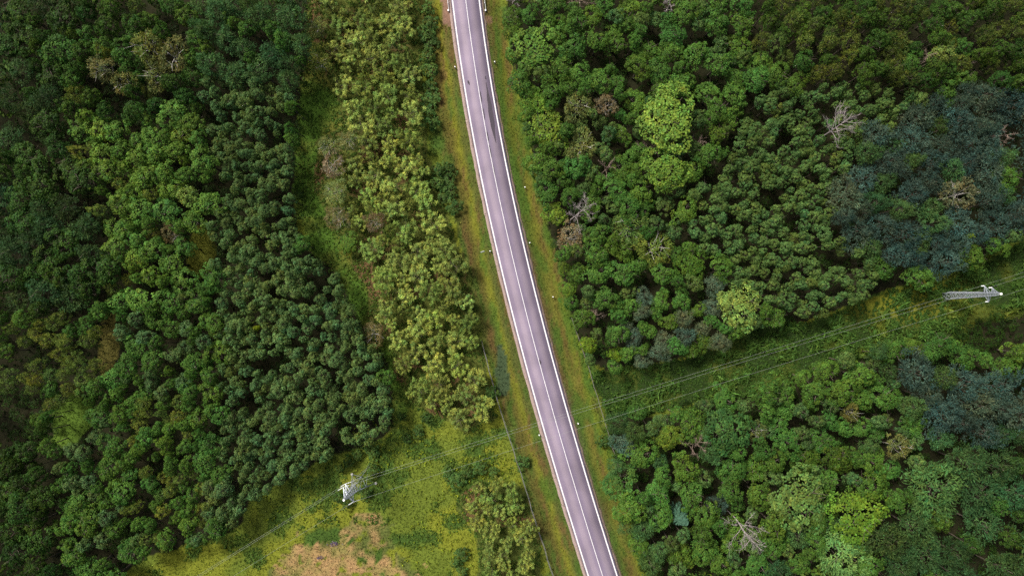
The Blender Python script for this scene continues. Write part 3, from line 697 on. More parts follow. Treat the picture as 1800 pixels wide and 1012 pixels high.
SPEC = [
 ('maple_tree', 1174, 208, 56, 16, "broad lime-yellow tree with bare branches showing under its lower rim", "the broad lime-yellow tree", 1.05, (0.92, 1, 1.3)),
 ('maple_tree', 1172, 300, 42, 14.5, "round lime-green tree directly below the broad lime-yellow tree", "the round lime-green tree", 0.85, (0.86, 1, 1.2)),
 ('maple_tree', 940, 85, 45, 12, "large bright green tree of rounded clumps beside the upper right verge", "the large bright verge tree", 0.72, (0.8, 1, 1.3)),
 ('maple_tree', 940, 172, 27, 9, "small fresh green tree by the verge above a yellow-green neighbour", "the small fresh green verge tree", 0.8, (0.8, 1, 1)),
 ('maple_tree', 962, 226, 37, 10, "yellow-green tree by the verge, left of the two olive crowns", "the yellow-green verge tree", 0.8, (0.95, 1, 1)),
 ('birch_tree', 1015, 184, 31, 12, "upper of two olive-brown round crowns near the road", "the upper olive crown", 0.85, (1.0, 0.9, 1.2)),
 ('birch_tree', 1022, 257, 30, 11, "lower of two olive-brown round crowns near the road", "the lower olive crown", 0.9, (1.05, 0.95, 1.2)),
 ('dry_tree', 1067, 186, 21, 12, "half dead brownish tree with bare twigs beside the upper olive crown", "the half dead brownish tree", 0.7, G),
 ('maple_tree', 972, 372, 23, 8, "narrow yellow-green tree on the verge left of a bare grey tree", "the narrow yellow-green tree", 0.9, (0.98, 1, 1)),
 ('dry_tree', 1000, 413, 25, 9, "tan brown withered crown beside the verge under a bare tree", "the tan withered crown", 1.0, G),
 ('birch_tree', 1105, 402, 34, 11, "olive-green tree with yellowish crown in the middle of the right forest", "the olive middle tree", 0.8, (0.8, 1, 1)),
 ('birch_tree', 1152, 436, 34, 11, "yellowish olive tree touching the olive middle tree at its lower right", "the yellowish olive tree", 0.9, (0.95, 1, 0.8)),
 ('maple_tree', 1216, 466, 28, 10, "grass green spreading tree left of the dense right stand", "the grass green spreading tree", 0.5, (0.75, 1, 1)),
 ('maple_tree', 1302, 537, 40, 11, "pale lime tree at the forest edge above the power line clearing", "the pale lime edge tree", 1.0, (1.0, 0.98, 1.7)),
 ('maple_tree', 1656, 96, 23, 14, "small pale lime tree with bare side branches high in the upper right", "the small pale lime tree", 0.85, (1.05, 1, 1.8)),
 ('dry_tree', 1690, 340, 31, 14, "straw coloured tree with white limbs inside the blue-grey stand", "the straw coloured tree", 0.62, (0.8, 1.05, 0.95)),
 ('maple_tree', 1277, 758, 44, 13, "large rounded mid-green tree standing above the lower right forest", "the large rounded mid-green tree", 0.5, (0.6, 0.95, 1.9)),
 ('maple_tree', 1170, 768, 25, 10, "yellow-green tree left of the reddish bare branches", "the yellow-green lower tree", 0.7, (1.0, 1, 1)),
 ('birch_tree', 1327, 760, 22, 11, "dull olive crown touching the large rounded mid-green tree", "the dull olive crown", 0.75, (1, 0.95, 1.3)),
 ('maple_tree', 1510, 906, 46, 13, "vivid lime-green tree of bunched clumps in the lower right forest", "the vivid lime-green tree", 0.85, (0.82, 1, 0.9)),
 ('maple_tree', 1402, 880, 52, 13, "pale green open crowned tree left of the vivid lime-green tree", "the pale green open tree", 0.75, (0.9, 1, 1.9)),
 ('ash_tree', 1478, 975, 44, 12, "light feathery green tree with pale bare limbs at the bottom edge", "the light feathery bottom tree", 2.0, (1.1, 1, 0.9)),
 ('birch_tree', 1585, 790, 23, 13, "brownish crown with white limbs beside the blue-grey clump", "the brownish white-limbed crown", 0.8, (1.15, 0.95, 1.3)),
 ('birch_tree', 1502, 726, 16, 12, "small brown crown between two green trees in the lower right forest", "the small brown crown", 0.8, (1.2, 0.9, 1.1)),
 ('spruce_tree', 1201, 921, 19, 13, "small star-shaped spruce with light blue-green tips", "the star-shaped spruce", 1.0, G),
 ('silver_willow_tree', 1096, 781, 20, 8, "grey-green tree on the edge of the lower right verge", "the grey-green edge tree", 1.5, (1, 1, 0.9)),
 ('silver_willow_tree', 1262, 887, 18, 9, "small bluish tree left above the grey bare tree", "the small bluish tree", 0.9, G),
 ('maple_tree', 992, 470, 12, 5, "small lime sapling on the right verge under the tan crown", "the small lime sapling", 0.8, (0.9, 1, 1)),
 ('maple_tree', 998, 508, 15, 5, "lime sapling with two rounded tops beside the right verge", "the two-topped lime sapling", 0.75, (0.85, 1, 1)),
 ('maple_tree', 1033, 607, 16, 6, "lime-green young tree next to the right roadside fence", "the lime tree by the fence", 0.85, (0.95, 1, 0.7)),
 ('maple_tree', 1083, 622, 14, 6, "bright lime young tree at the lower tip of the right stand", "the lime tree at the tip", 0.85, (0.9, 1, 0.7)),
 ('maple_tree', 1703, 412, 5, 13, "tiny bright lime treetop poking out of the blue-grey stand", "the tiny lime treetop", 1.2, G),
 ('maple_tree', 450, 577, 5, 10, "tiny yellow treetop poking out of the dense left stand", "the tiny yellow treetop", 1.3, (1.25, 1, 0.6)),
 ('dry_tree', 582, 287, 22, 8, "pinkish tan withered tree on the left edge of the willow strip", "the pinkish tan tree", 0.85, (1.0, 0.95, 1.1)),
 ('birch_tree', 575, 258, 20, 9, "olive birch with crooked white limbs above the pinkish tan tree", "the crooked white-limbed birch", 0.85, (1.1, 1, 1.5)),
 ('birch_tree', 612, 245, 20, 8, "thin brownish birch right of the crooked white-limbed birch", "the thin brownish birch", 0.9, (1.15, 0.95, 1.5)),
 ('birch_tree', 588, 338, 24, 8, "pale olive birch under the pinkish tan tree", "the pale olive birch", 1.0, (1.05, 1, 1.4)),
 ('dry_tree', 592, 382, 22, 8, "olive tan rounded crown at the bend of the grass path", "the olive tan crown", 0.6, (0.9, 1, 0.8)),
 ('dry_tree', 660, 390, 20, 7, "brownish thin crown inside the willow strip", "the brownish inner crown", 0.55, (1.05, 0.95, 0.9)),
 ('dry_tree', 655, 587, 20, 7, "tan crown reaching from the willow strip over the grass path", "the tan path crown", 0.7, (0.95, 1, 0.75)),
 ('birch_tree', 555, 48, 20, 9, "olive birch leaning over the dark gap at the top of the strip", "the olive top birch", 0.85, (1.1, 1, 1.3)),
 ('birch_tree', 560, 108, 20, 9, "golden green birch with a long white stem beside the dark gap", "the golden green birch", 0.95, (1.1, 1, 0.9)),
 ('maple_tree', 610, 425, 20, 5, "fresh green bushy tree on the left edge of the willow strip", "the fresh green strip tree", 0.62, (0.8, 1, 1)),
 ('birch_tree', 178, 118, 27, 16, "pale pinkish tree with white twigs at the left of the tawny clump", "the pale pinkish twiggy tree", 0.85, (1.15, 0.9, 1.5)),
 ('birch_tree', 212, 145, 26, 15, "tawny olive tree right below the pale pinkish twiggy tree", "the tawny olive tree", 0.66, (1.15, 0.95, 1.2)),
 ('birch_tree', 255, 80, 34, 16, "golden olive tree topping the tawny clump in the upper left", "the golden olive tree", 0.78, (1.05, 0.95, 0.9)),
 ('birch_tree', 302, 95, 34, 16, "brown olive tree with pale twigs, the right one of the tawny clump", "the brown olive tree", 0.62, (1.1, 0.9, 1.3)),
 ('birch_tree', 270, 130, 30, 15, "dusky olive tree low in the middle of the tawny clump", "the dusky olive tree", 0.55, (1.05, 0.95, 1.1)),
 ('ash_tree', 1645, 862, 54, 14, "wide dark green tree of fine feathery sprays in the lower right", "the wide feathery tree", 1.1, (1.0, 1, 0.9)),
 ('broadleaf_tree', 1090, 850, 34, 9, "bushy grey-green tree touching the lower right verge", "the bushy verge tree", 0.95, (1, 1, 1.3)),
 ('broadleaf_tree', 330, 345, 22, 12, "brownish green crown on the edge of the bright left stand", "the brownish green crown", 1.5, (1.4, 0.95, 1.2)),
 ('dry_tree', 300, 410, 20, 11, "tan olive crown left of the small mossy clearing", "the tan olive crown", 0.5, (0.95, 1, 0.8)),
]
for s in SPEC:
    special(*s[:5], label=s[5], short=s[6], mul=s[7], tint=s[8])
DEAD = [   # base px, tip px, spread, height, wood, label, short
 ((1450, 238), (1480, 216), 5.2, 16, 'pale', "bleached bare dead tree with pinkish branches fanning to the upper right", "the bleached bare tree"),
 ((1002, 389), (1030, 365), 4.2, 11.5, 'pale', "grey bare tree above the tan withered crown by the right verge", "the grey bare verge tree"),
 ((1292, 910), (1318, 948), 5.2, 14.5, 'pale', "silver grey bare tree with drooping twigs in the lower right forest", "the silver grey bare tree"),
 ((1202, 782), (1228, 775), 3.8, 12, 'brown', "reddish brown bare branches left of the large rounded mid-green tree", "the reddish bare branches"),
 ((1055, 560), (1046, 552), 1.9, 8, 'brown', "small tan bare treetop above the lower tip of the right stand", "the small tan bare top"),
 ((1748, 243), (1768, 240), 2.8, 14, 'brown', "brown bare twigs on the right rim of the blue-grey stand", "the brown bare twigs"),
 ((1060, 303), (1072, 290), 2.6, 11.5, 'brown', "short reddish snag with few branches below the lower olive crown", "the short reddish snag"),
 ((1140, 258), (1140, 262), 3.0, 9, 'brown', "tangle of bare branches under the broad lime-yellow tree", "the bare tangle"),
 ((1640, 100), (1625, 104), 2.4, 13, 'brown', "bare brown side branches left of the small pale lime tree", "the bare side branches"),
 ((1178, 12), (1176, 2), 2.8, 12, 'pale', "pale bare twigs at the top edge above the right forest", "the pale top twigs"),
 ((1020, 10), (1020, 0), 2.4, 12, 'brown', "brown bare twigs at the top edge nearer the road", "the brown top twigs"),
 ((905, 12), (908, -2), 2.2, 10, 'pale', "thin pale stems at the top of the right verge", "the thin verge stems"),
 ((1220, 250), (1232, 248), 2.2, 9, 'brown', "dry twigs poking from the right rim of the broad lime-yellow tree", "the dry rim twigs"),
]
for bp, tp, spread, H, wood, label, short in DEAD:
    w = at(bp[0], bp[1], H * 0.45)
    w2 = at(tp[0], tp[1], H * 0.8)
    t = plan('dead_tree', w[0], w[1], spread * 0.55, H, 1, G, 'special', label, short)
    t['lean'] = (float(w2[0] - w[0]), float(w2[1] - w[1])); t['spread'] = spread; t['wood'] = wood

xmin, xmax, ymin, ymax = -142, 142, -82, 82
def in_any(polys, px, py):
    return any(inside(q, [px], [py])[0] for q in polys)
NC = 30000
cx_ = RNG.uniform(xmin, xmax, NC); cy_ = RNG.uniform(ymin, ymax, NC)
# crown level differs with the stand: look up the stand at a mid height first
stand_id = np.full(NC, -1); low_id = np.zeros(NC, bool)
hh = RNG.random(NC); ur = RNG.random(NC); uk = RNG.random(NC); um = RNG.random(NC)
for si, (nm, poly, mix, mul, hr) in enumerate(STANDS):
    hm = hr[0] + (hr[1] - hr[0]) * hh
    px, py = to_px(np.stack([cx_, cy_, hm * 0.72], 1))
    fx, fy = to_px(np.stack([cx_, cy_, hm * 0.72], 1))
    ok = inside(poly, px, py) & (stand_id < 0)
    base = FORESTS[0] if si <= 9 else None
    big = np.zeros(NC, bool)
    for q in FORESTS: big |= inside(q, fx, fy)
    gap = np.zeros(NC, bool)
    for q in GAPS + VOIDS: gap |= inside(q, fx, fy)
    own = inside({9: P['left_forest'], 10: P['willow_strip'], 11: P['lower_willows']}.get(9 if si <= 9 else si, STANDS[si][1]), fx, fy) if si <= 11 else inside(P['upper_right'], fx, fy) | inside(P['lower_right'], fx, fy)
    edge = 15 if 10 <= si <= 11 else 8
    for sgn in (-1, 1):
        if si <= 11: own = own & inside({9: P['left_forest'], 10: P['willow_strip'], 11: P['lower_willows']}.get(9 if si <= 9 else si), fx + sgn * edge, fy)
    stand_id[ok & own & ~gap] = si
    low_id |= own & ok
order = np.argsort(-ur)                                    # bigger crowns first
TIGHT = {'willow strip': 0.78, 'lower willow clump': 0.76, 'blue grey stand': 0.66, 'blue grey clump': 0.64, 'feathery dark stand': 0.68, 'dense small crowned stand': 0.60, 'dense right stand': 0.61}
hole = fbm(cx_, cy_, 5.0, 2, 77.0)
for i in order:
    si = stand_id[i]
    if si < 0: continue
    nm, poly, mix, mul, hr = STANDS[si]
    tot = sum(m_[1] for m_ in mix); u = uk[i] * tot
    for kind, w_, rg in mix:
        if u < w_: break
        u -= w_
    R = rg[0] + (rg[1] - rg[0]) * ur[i] ** 2.0
    H = hr[0] + (hr[1] - hr[0]) * hh[i]
    if hole[i] > 0.69 and nm not in ('willow strip', 'lower willow clump'): continue
    if not near_ok(cx_[i], cy_[i], R, TIGHT.get(nm, 0.67)): continue
    if abs(road_d(cx_[i], cy_[i])) < 8.5: continue
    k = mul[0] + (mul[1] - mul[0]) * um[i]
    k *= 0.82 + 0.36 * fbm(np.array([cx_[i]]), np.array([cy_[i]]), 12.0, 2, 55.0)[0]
    w = RNG.normal(0, 0.09 if kind != 'willow_tree' else 0.045)
    tn = (1.5, 1.25, 1.0) if nm == 'grey green edge stand' and kind == 'silver_willow_tree' else (1, 1, 1)
    if kind == 'willow_tree' and um[i] * 7.77 % 1 < 0.28: tn = (0.84, 0.96, 0.9)
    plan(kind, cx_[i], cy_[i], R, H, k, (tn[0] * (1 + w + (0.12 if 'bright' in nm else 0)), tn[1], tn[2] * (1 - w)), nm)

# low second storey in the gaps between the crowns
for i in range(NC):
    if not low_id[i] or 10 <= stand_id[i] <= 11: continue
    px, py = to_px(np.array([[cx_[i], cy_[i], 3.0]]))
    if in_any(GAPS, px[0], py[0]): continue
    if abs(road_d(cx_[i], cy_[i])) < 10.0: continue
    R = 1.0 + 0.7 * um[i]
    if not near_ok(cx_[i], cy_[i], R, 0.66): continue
    t = plan('broadleaf_tree', cx_[i], cy_[i], R, 1.4 + 2.6 * hh[i], 0.18 + 0.22 * ur[i], (1, 1, 1), 'low second storey')  # foliage darkened to paint the shade in the canopy gaps
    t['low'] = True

def in_frame(t, mgn=0):
    q = to_px(np.array([[t['x'], t['y'], t['H'] * 0.8]]))
    return -mgn < q[0][0] < 1800 + mgn and -mgn < q[1][0] < 1012 + mgn
# the plants of the verges
SHR = [(752, 15), (756, 40), (748, 60), (757, 75), (752, 100), (757, 125), (755, 150), (758, 170), (752, 190), (757, 215), (772, 300), (785, 320), (792, 340), (780, 345), (797, 362), (770, 322), (788, 300),
       (1060, 775), (940, 300), (950, 330), (1088, 800), (860, 700), (866, 690), (918, 815), (612, 810), (628, 800), (575, 795), (655, 795), (598, 822), (642, 868), (610, 885), (655, 825), (595, 875), (820, 830), (845, 822), (868, 828), (790, 835), (805, 845), (800, 990), (812, 975), (812, 1005), (715, 770), (735, 760), (705, 730), (750, 735)]
for k, (px, py) in enumerate(SHR):
    w = at(px, py, 1.0)
    plan('shrub', w[0], w[1], RNG.uniform(1.1, 1.9) if k > 16 else RNG.uniform(1.4, 2.3), RNG.uniform(1.4, 2.6), RNG.uniform(0.75, 1.25), (1, 1, 1), 'shrubs along the open ground')

# ------------------------------------------------------------------ undergrowth and grass
def herb_mesh(name, x, y, z, col, h, n_per, ls, mat, spread=0.25, upright=0.6, narrow=0.3, var=0.25):
    m = len(x); idx = np.repeat(np.arange(m), n_per); n = len(idx)
    e = sphere_dirs(RNG, n, 0.0)
    c = np.stack([x[idx], y[idx], z[idx]], 1) + e * np.array([1, 1, 0]) * spread * RNG.uniform(0, 1, (n, 1))
    hgt = h[idx] * RNG.uniform(0.35, 1.0, n)
    c[:, 2] += hgt * 0.55
    t = nrm(e * np.array([1, 1, 0.3]) * (1 - upright) + np.array([0, 0, upright]) + RNG.normal(0, 0.2, (n, 3)))
    nn = nrm(RNG.normal(0, 0.6, (n, 3)) + np.array([0, 0, 0.8]))
    ln = np.maximum(hgt, ls[idx] * 1.0) * RNG.uniform(0.7, 1.2, n); wd = ls[idx] * narrow * RNG.uniform(0.7, 1.4, n)
    V, F = leaf_quads(c, nn, t, ln, wd)
    K = tones(RNG, n, (1, 1, 1), None, var, 0.10) * col[idx]
    return obj(name, mesh_quads(name, V, F, mat, np.repeat(K, 4, 0)))

n_g = 200000
x = RNG.uniform(-138, 138, n_g); y = RNG.uniform(-80, 80, n_g)
d = road_d(x, y)
px, py = to_px(np.stack([x, y, np.full(n_g, -0.3)], 1))
forest = np.zeros(n_g, bool)
for nm in ('left_forest', 'upper_right', 'lower_right'): forest |= inside(P[nm], px, py)
for q in GAPS: forest &= ~inside(q, px, py)
cor = inside(P['corridor'], px, py) & (np.abs(d) > 11)
ok = ~forest & ~cor & (d < 30) & ((d < -4.75 + 0.3 * RNG.normal(0, 1, n_g)) | (d > 4.3 + 0.15 * RNG.normal(0, 1, n_g))) & (px > -60) & (px < 1860) & (py > -60) & (py < 1080)
pad = inside([(772, -60), (774, 0), (778, 40), (792, 48), (800, 46), (792, 0), (788, -60)], px, py)
ok &= ~(pad & (RNG.random(n_g) < 0.93))
x, y, d = x[ok], y[ok], d[ok]
gc = ground_colour(x, y) * 1.05
hh_ = np.where(np.abs(d) < 10, 0.22, 0.45) * RNG.uniform(0.6, 1.4, len(x))
go = herb_mesh("grass", x, y, ground_z(x, y), gc, hh_, 3, np.full(len(x), 0.24), M_GRASS, 0.25, 0.3, 0.5, 0.42)
tag(go, "short roadside and meadow grass, green, yellowish and straw coloured", "grass", kind="stuff")

n_g = 170000
x = RNG.uniform(-150, 150, n_g); y = RNG.uniform(-88, 88, n_g)
d = road_d(x, y)
px, py = to_px(np.stack([x, y, np.full(n_g, 0.2)], 1))
cor = inside(P['corridor'], px, py) & (d > 10)
forest = np.zeros(n_g, bool)
for nm in ('left_forest', 'upper_right', 'lower_right'): forest |= inside(P[nm], px, py)
mea = ~cor & ~forest & (d < -14) & (fbm(x, y, 4.5, 2, 31.0) > 0.5) & (RNG.random(n_g) < 0.55) & ~inside(P['hay'], px, py)
pth = inside([(515, -160), (560, -160), (610, 170), (600, 240), (560, 330), (590, 410), (650, 520), (690, 620), (720, 720), (690, 760), (640, 600), (560, 470), (515, 350)], px, py)
mea |= pth & (RNG.random(n_g) < 0.25)
wst = inside(P['willow_strip'], px, py) | inside(P['lower_willows'], px, py)
mea |= wst & (fbm(x, y, 3.0, 2, 23.0) > 0.38) & (RNG.random(n_g) < 0.5)
hole_n = fbm(x, y, 3.5, 2, 13.0)
okc = cor & (hole_n > 0.2)
for q in GAPS: forest &= ~inside(q, px, py)
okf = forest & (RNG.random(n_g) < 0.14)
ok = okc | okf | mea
k = np.where(okc, 1.0, np.where(okf, 0.4, 1.15))[ok]  # herbs under the trees darkened, canopy shade put into their colour
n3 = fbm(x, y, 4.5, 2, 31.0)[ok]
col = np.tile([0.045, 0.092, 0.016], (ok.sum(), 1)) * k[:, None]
col = lerp(col, (0.085, 0.105, 0.014), np.clip((n3 - 0.56) * 5, 0, 1) * (okc[ok] * np.clip((px[ok] - 1380) / 150, 0.1, 1) + mea[ok]))
col[mea[ok]] = lerp(col[mea[ok]], (0.075, 0.125, 0.02), np.full(mea[ok].sum(), 0.7)) * np.where(wst[ok][mea[ok]], 0.85, 1.0)[:, None]
tall = np.clip((fbm(x, y, 2.6, 2, 87.0)[ok] - 0.35) * 4, 0.15, 1.6)
hh_ = np.where(okc[ok], 1.5 * tall, 0.6) * RNG.uniform(0.5, 1.3, ok.sum())
col *= np.where(okc[ok], 0.75 + 0.3 * tall, 1.0)[:, None]
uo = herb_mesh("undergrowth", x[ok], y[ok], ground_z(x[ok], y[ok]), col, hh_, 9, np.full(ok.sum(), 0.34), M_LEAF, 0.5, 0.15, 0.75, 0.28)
tag(uo, "low green scrub and tall herbs under the power line and among the trees", "undergrowth", kind="stuff")

# bright dots of flowering herbs in the meadow and two mauve patches in the hay
fx, fy = [], []
for (a0, b0, a1, b1, n) in ((620, 740, 760, 830, 130), (790, 800, 900, 850, 90), (700, 860, 830, 1000, 130), (440, 860, 620, 930, 60)):
    for _ in range(n):
        w = at(random.uniform(a0, a1), random.uniform(b0, b1)); fx.append(w[0]); fy.append(w[1])
fx, fy = np.array(fx), np.array(fy)
ho = herb_mesh("herb", fx, fy, ground_z(fx, fy) + 0.25, np.tile([0.19, 0.24, 0.02], (len(fx), 1)) * RNG.uniform(0.6, 1.15, (len(fx), 1)), np.full(len(fx), 0.4), 6, RNG.uniform(0.2, 0.45, len(fx)), M_GRASS, 0.25, 0.05, 0.8, 0.15)
tag(ho, "scattered yellow-green flowering herbs in the meadow", "herbs", kind="stuff")
fx, fy = [], []
for (a0, b0, sx_, sy_, n) in ((588, 955, 8, 5, 34), (563, 979, 6, 3, 12)):
    for _ in range(n):
        w = at(random.gauss(a0, sx_ * 0.6), random.gauss(b0, sy_ * 0.6)); fx.append(w[0]); fy.append(w[1])
fx, fy = np.array(fx), np.array(fy)
ho = herb_mesh("fireweed", fx, fy, ground_z(fx, fy) + 0.25, np.tile([0.17, 0.12, 0.20], (len(fx), 1)), np.full(len(fx), 0.5), 4, np.full(len(fx), 0.25), M_GRASS, 0.2, 0.3, 0.5, 0.2)
tag(ho, "mauve flowering weeds in the dry hay patch", "flowers", kind="stuff")

# ------------------------------------------------------------------ place the trees
KIND_NAME = {'poplar_tree': 'mid-green round tree', 'linden_tree': 'leafy spreading tree', 'alder_tree': 'rounded green tree', 'broadleaf_tree': 'bushy dark green tree', 'ash_tree': 'feathery dark green tree',
             'silver_willow_tree': 'blue-grey feathery tree', 'willow_tree': 'loose yellow-green tree', 'birch_tree': 'olive pointed tree', 'shrub': 'low green shrub'}
def tone_word(t):
    if t['kind'] == 'broadleaf_tree':
        return 'bushy bright green tree' if t['mul'] > 1.0 else 'bushy mid-green tree' if t['mul'] > 0.75 else 'bushy dark green tree'
    if t['kind'] == 'linden_tree':
        return 'bright green spreading tree' if t['mul'] > 0.95 else 'green spreading tree' if t['mul'] > 0.75 else 'dark green spreading tree'
    if t['kind'] == 'willow_tree':
        return 'loose yellow-green tree' if t['mul'] > 0.9 else 'loose olive-green tree'
    return KIND_NAME.get(t['kind'], 'tree')
vis = [t for t in TREES if in_frame(t, 6) and not t.get('low')]
off = [t for t in TREES if t.get('low') or not in_frame(t, 6)]
LM = [(t['x'], t['y'], t['short']) for t in TREES if t.get('short')]
_a = at(640, 840); LM.append((_a[0], _a[1], 'the left pylon'))
_a = at(1663, 520); LM.append((_a[0], _a[1], 'the right pylon'))
for _p, _t in (((0, 0), 'the top left photo corner'), ((0, 1012), 'the bottom left photo corner'), ((1800, 0), 'the top right photo corner'), ((1800, 1012), 'the bottom right photo corner'),
               ((0, 506), 'the middle of the left photo edge'), ((1800, 506), 'the middle of the right photo edge'), ((355, 430), 'the small mossy clearing'), ((190, 600), 'the rusty clearing'), ((130, 735), 'the small grassy clearing'),
               ((600, 480), 'the bend of the grass path'), ((535, 300), 'the upper grass path'), ((690, 720), 'the lower end of the grass path'), ((1040, 640), 'the mouth of the power line clearing'), ((1480, 545), 'the middle of the power line clearing')):
    _a = at(_p[0], _p[1], 8); LM.append((_a[0], _a[1], _t))
pool = [t for t in vis if not t.get('short')]
PXY = np.array([(t['x'], t['y']) for t in pool])
SECT = ['right of', 'right above', 'above', 'left above', 'left of', 'left below', 'below', 'right below']
RANK = ['first', 'second', 'third', 'fourth', 'fifth', 'sixth', 'seventh', 'eighth', 'ninth']
best = {}
for li, (lx, ly, short) in enumerate(LM):
    dv = PXY - np.array([lx, ly]); dist = np.hypot(dv[:, 0], dv[:, 1])
    sec = np.round(np.arctan2(dv[:, 1], dv[:, 0]) / (math.pi / 4)).astype(int) % 8
    for s in range(8):
        ii = np.where((sec == s) & (dist < 42))[0]
        ii = ii[np.argsort(dist[ii])][:9]
        for rk, i in enumerate(ii):
            score = rk * 4 + dist[i]
            if i not in best or score < best[i][0]: best[i] = (score, s, rk, short)
for i, (sc_, s, rk, short) in best.items():
    t = pool[i]
    t['label'] = f"{tone_word(t)}, {RANK[rk]} crown {SECT[s]} {short}"
STAND_TXT = {n_[0]: n_[0] for n_ in STANDS}
for t in pool:
    if not t.get('label'):
        size = 'large' if t['R'] > 2.2 else 'mid-sized' if t['R'] > 1.55 else 'narrow'
        shade = 'paler' if t['mul'] > 1.02 else 'duller' if t['mul'] > 0.8 else 'darker'
        t['label'] = f"{size} {shade} {tone_word(t)} among its like in the {t['stand']}"
# past 300 of a kind the smallest crowns, and whatever stands outside the frame, go into one mass
by = {}
for t in vis: by.setdefault(t['kind'], []).append(t)
mass = list(off)
single = []
for kind, L in by.items():
    L.sort(key=lambda t: (t.get('short') is None, -t['R']))
    single += L[:300]; mass += L[300:]
print("TREES", {k: len(v) for k, v in by.items()}, "mass", len(mass))
GROUPS = {}
def place(t, i):
    vk = 'pale_birch' if (t['kind'] == 'birch_tree' and t.get('short')) else t['kind']
    cm, tm, H0, R0 = VAR[vk][i % len(VAR[vk])]
    root = empty(t['kind'], (t['x'], t['y'], float(ground_z(np.array([t['x']]), np.array([t['y']]))[0])), t['label'], 'shrub' if t['kind'] == 'shrub' else 'tree',
                 'shrubs on the open ground' if t['kind'] == 'shrub' else f"{t['kind'].replace('_', ' ')}s of the forest", rz=random.uniform(0, 6.28))
    s = t['R'] / R0
    root.scale = (s * random.uniform(0.92, 1.08), s * random.uniform(0.92, 1.08), t['H'] / H0)
    root.rotation_euler.x = random.gauss(0, 0.03); root.rotation_euler.y = random.gauss(0, 0.03)
    c = obj("crown", cm, root); tr = obj("trunk", tm, root)
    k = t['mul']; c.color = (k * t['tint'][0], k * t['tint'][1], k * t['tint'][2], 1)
    return root

def dead_tree(t):
    rng = np.random.default_rng(int(abs(t['x'] * 100)) + 3)
    mat = M_DEAD if t['wood'] == 'pale' else M_DEADDARK
    z0 = float(ground_z(np.array([t['x']]), np.array([t['y']]))[0])
    root = empty('dead_tree', (t['x'], t['y'], z0), t['label'], 'dead tree', 'bare dead trees')
    H, S = t['H'], t['spread']; lx, ly = t['lean']
    p = np.array([[0, 0, -0.4], [lx * 0.02, ly * 0.02, H * 0.25], [lx * 0.1, ly * 0.1, H * 0.48], [lx * 0.5, ly * 0.5, H * 0.7], [lx, ly, H * 0.9]])
    p[1:, :2] += rng.normal(0, 0.12, (4, 2))
    MB().tube(p, [0.2, 0.17, 0.14, 0.09, 0.03], 6).build("trunk", mat, root, True)
    n = 15 if S > 3 else 9
    for i in range(n):
        f = 0.55 + 0.4 * i / n
        q0 = np.array([np.interp(f * H, p[:, 2], p[:, k]) for k in range(3)])
        a = 2.4 * i + rng.uniform(-0.4, 0.4)
        L = S * (1.25 - 0.55 * (i / n)) * rng.uniform(0.7, 1.1)
        dv = np.array([math.cos(a) + lx / (abs(lx) + abs(ly) + 0.6) * 0.9, math.sin(a) + ly / (abs(lx) + abs(ly) + 0.6) * 0.9, rng.uniform(0.25, 0.6)])
        dv /= np.linalg.norm(dv)
        pts = [q0]
        for s_ in range(4):
            dv = nrm(dv + rng.normal(0, 0.16, 3) + np.array([0, 0, 0.03]))
            pts.append(pts[-1] + dv * L / 4)
        mb = MB(); pts = np.array(pts)
        mb.tube(pts, np.linspace(0.065, 0.022, 5), 4, False)
        for s_ in range(13):
            w = rng.uniform(0.25, 1.0) * 4; k0 = min(3, int(w)); b0 = pts[k0] + (pts[k0 + 1] - pts[k0]) * (w - k0)
            e = nrm(dv * 0.8 + rng.normal(0, 0.55, 3) + np.array([0, 0, 0.2])); l2 = L * rng.uniform(0.18, 0.42)
            m1 = b0 + e * l2 * 0.5; m2 = m1 + nrm(e + rng.normal(0, 0.35, 3)) * l2 * 0.5
            mb.tube([b0, m1, m2], [0.034, 0.024, 0.012], 3, False)
            e2 = nrm(e + rng.normal(0, 0.6, 3)); mb.tube([m1, m1 + e2 * l2 * 0.45], [0.022, 0.011], 3, False)
        mb.build("branch", mat, root, True)
cnt = {}
for t in single:
    if t['kind'] == 'dead_tree': dead_tree(t); continue
    i = cnt[t['kind']] = cnt.get(t['kind'], -1) + 1
    place(t, i)

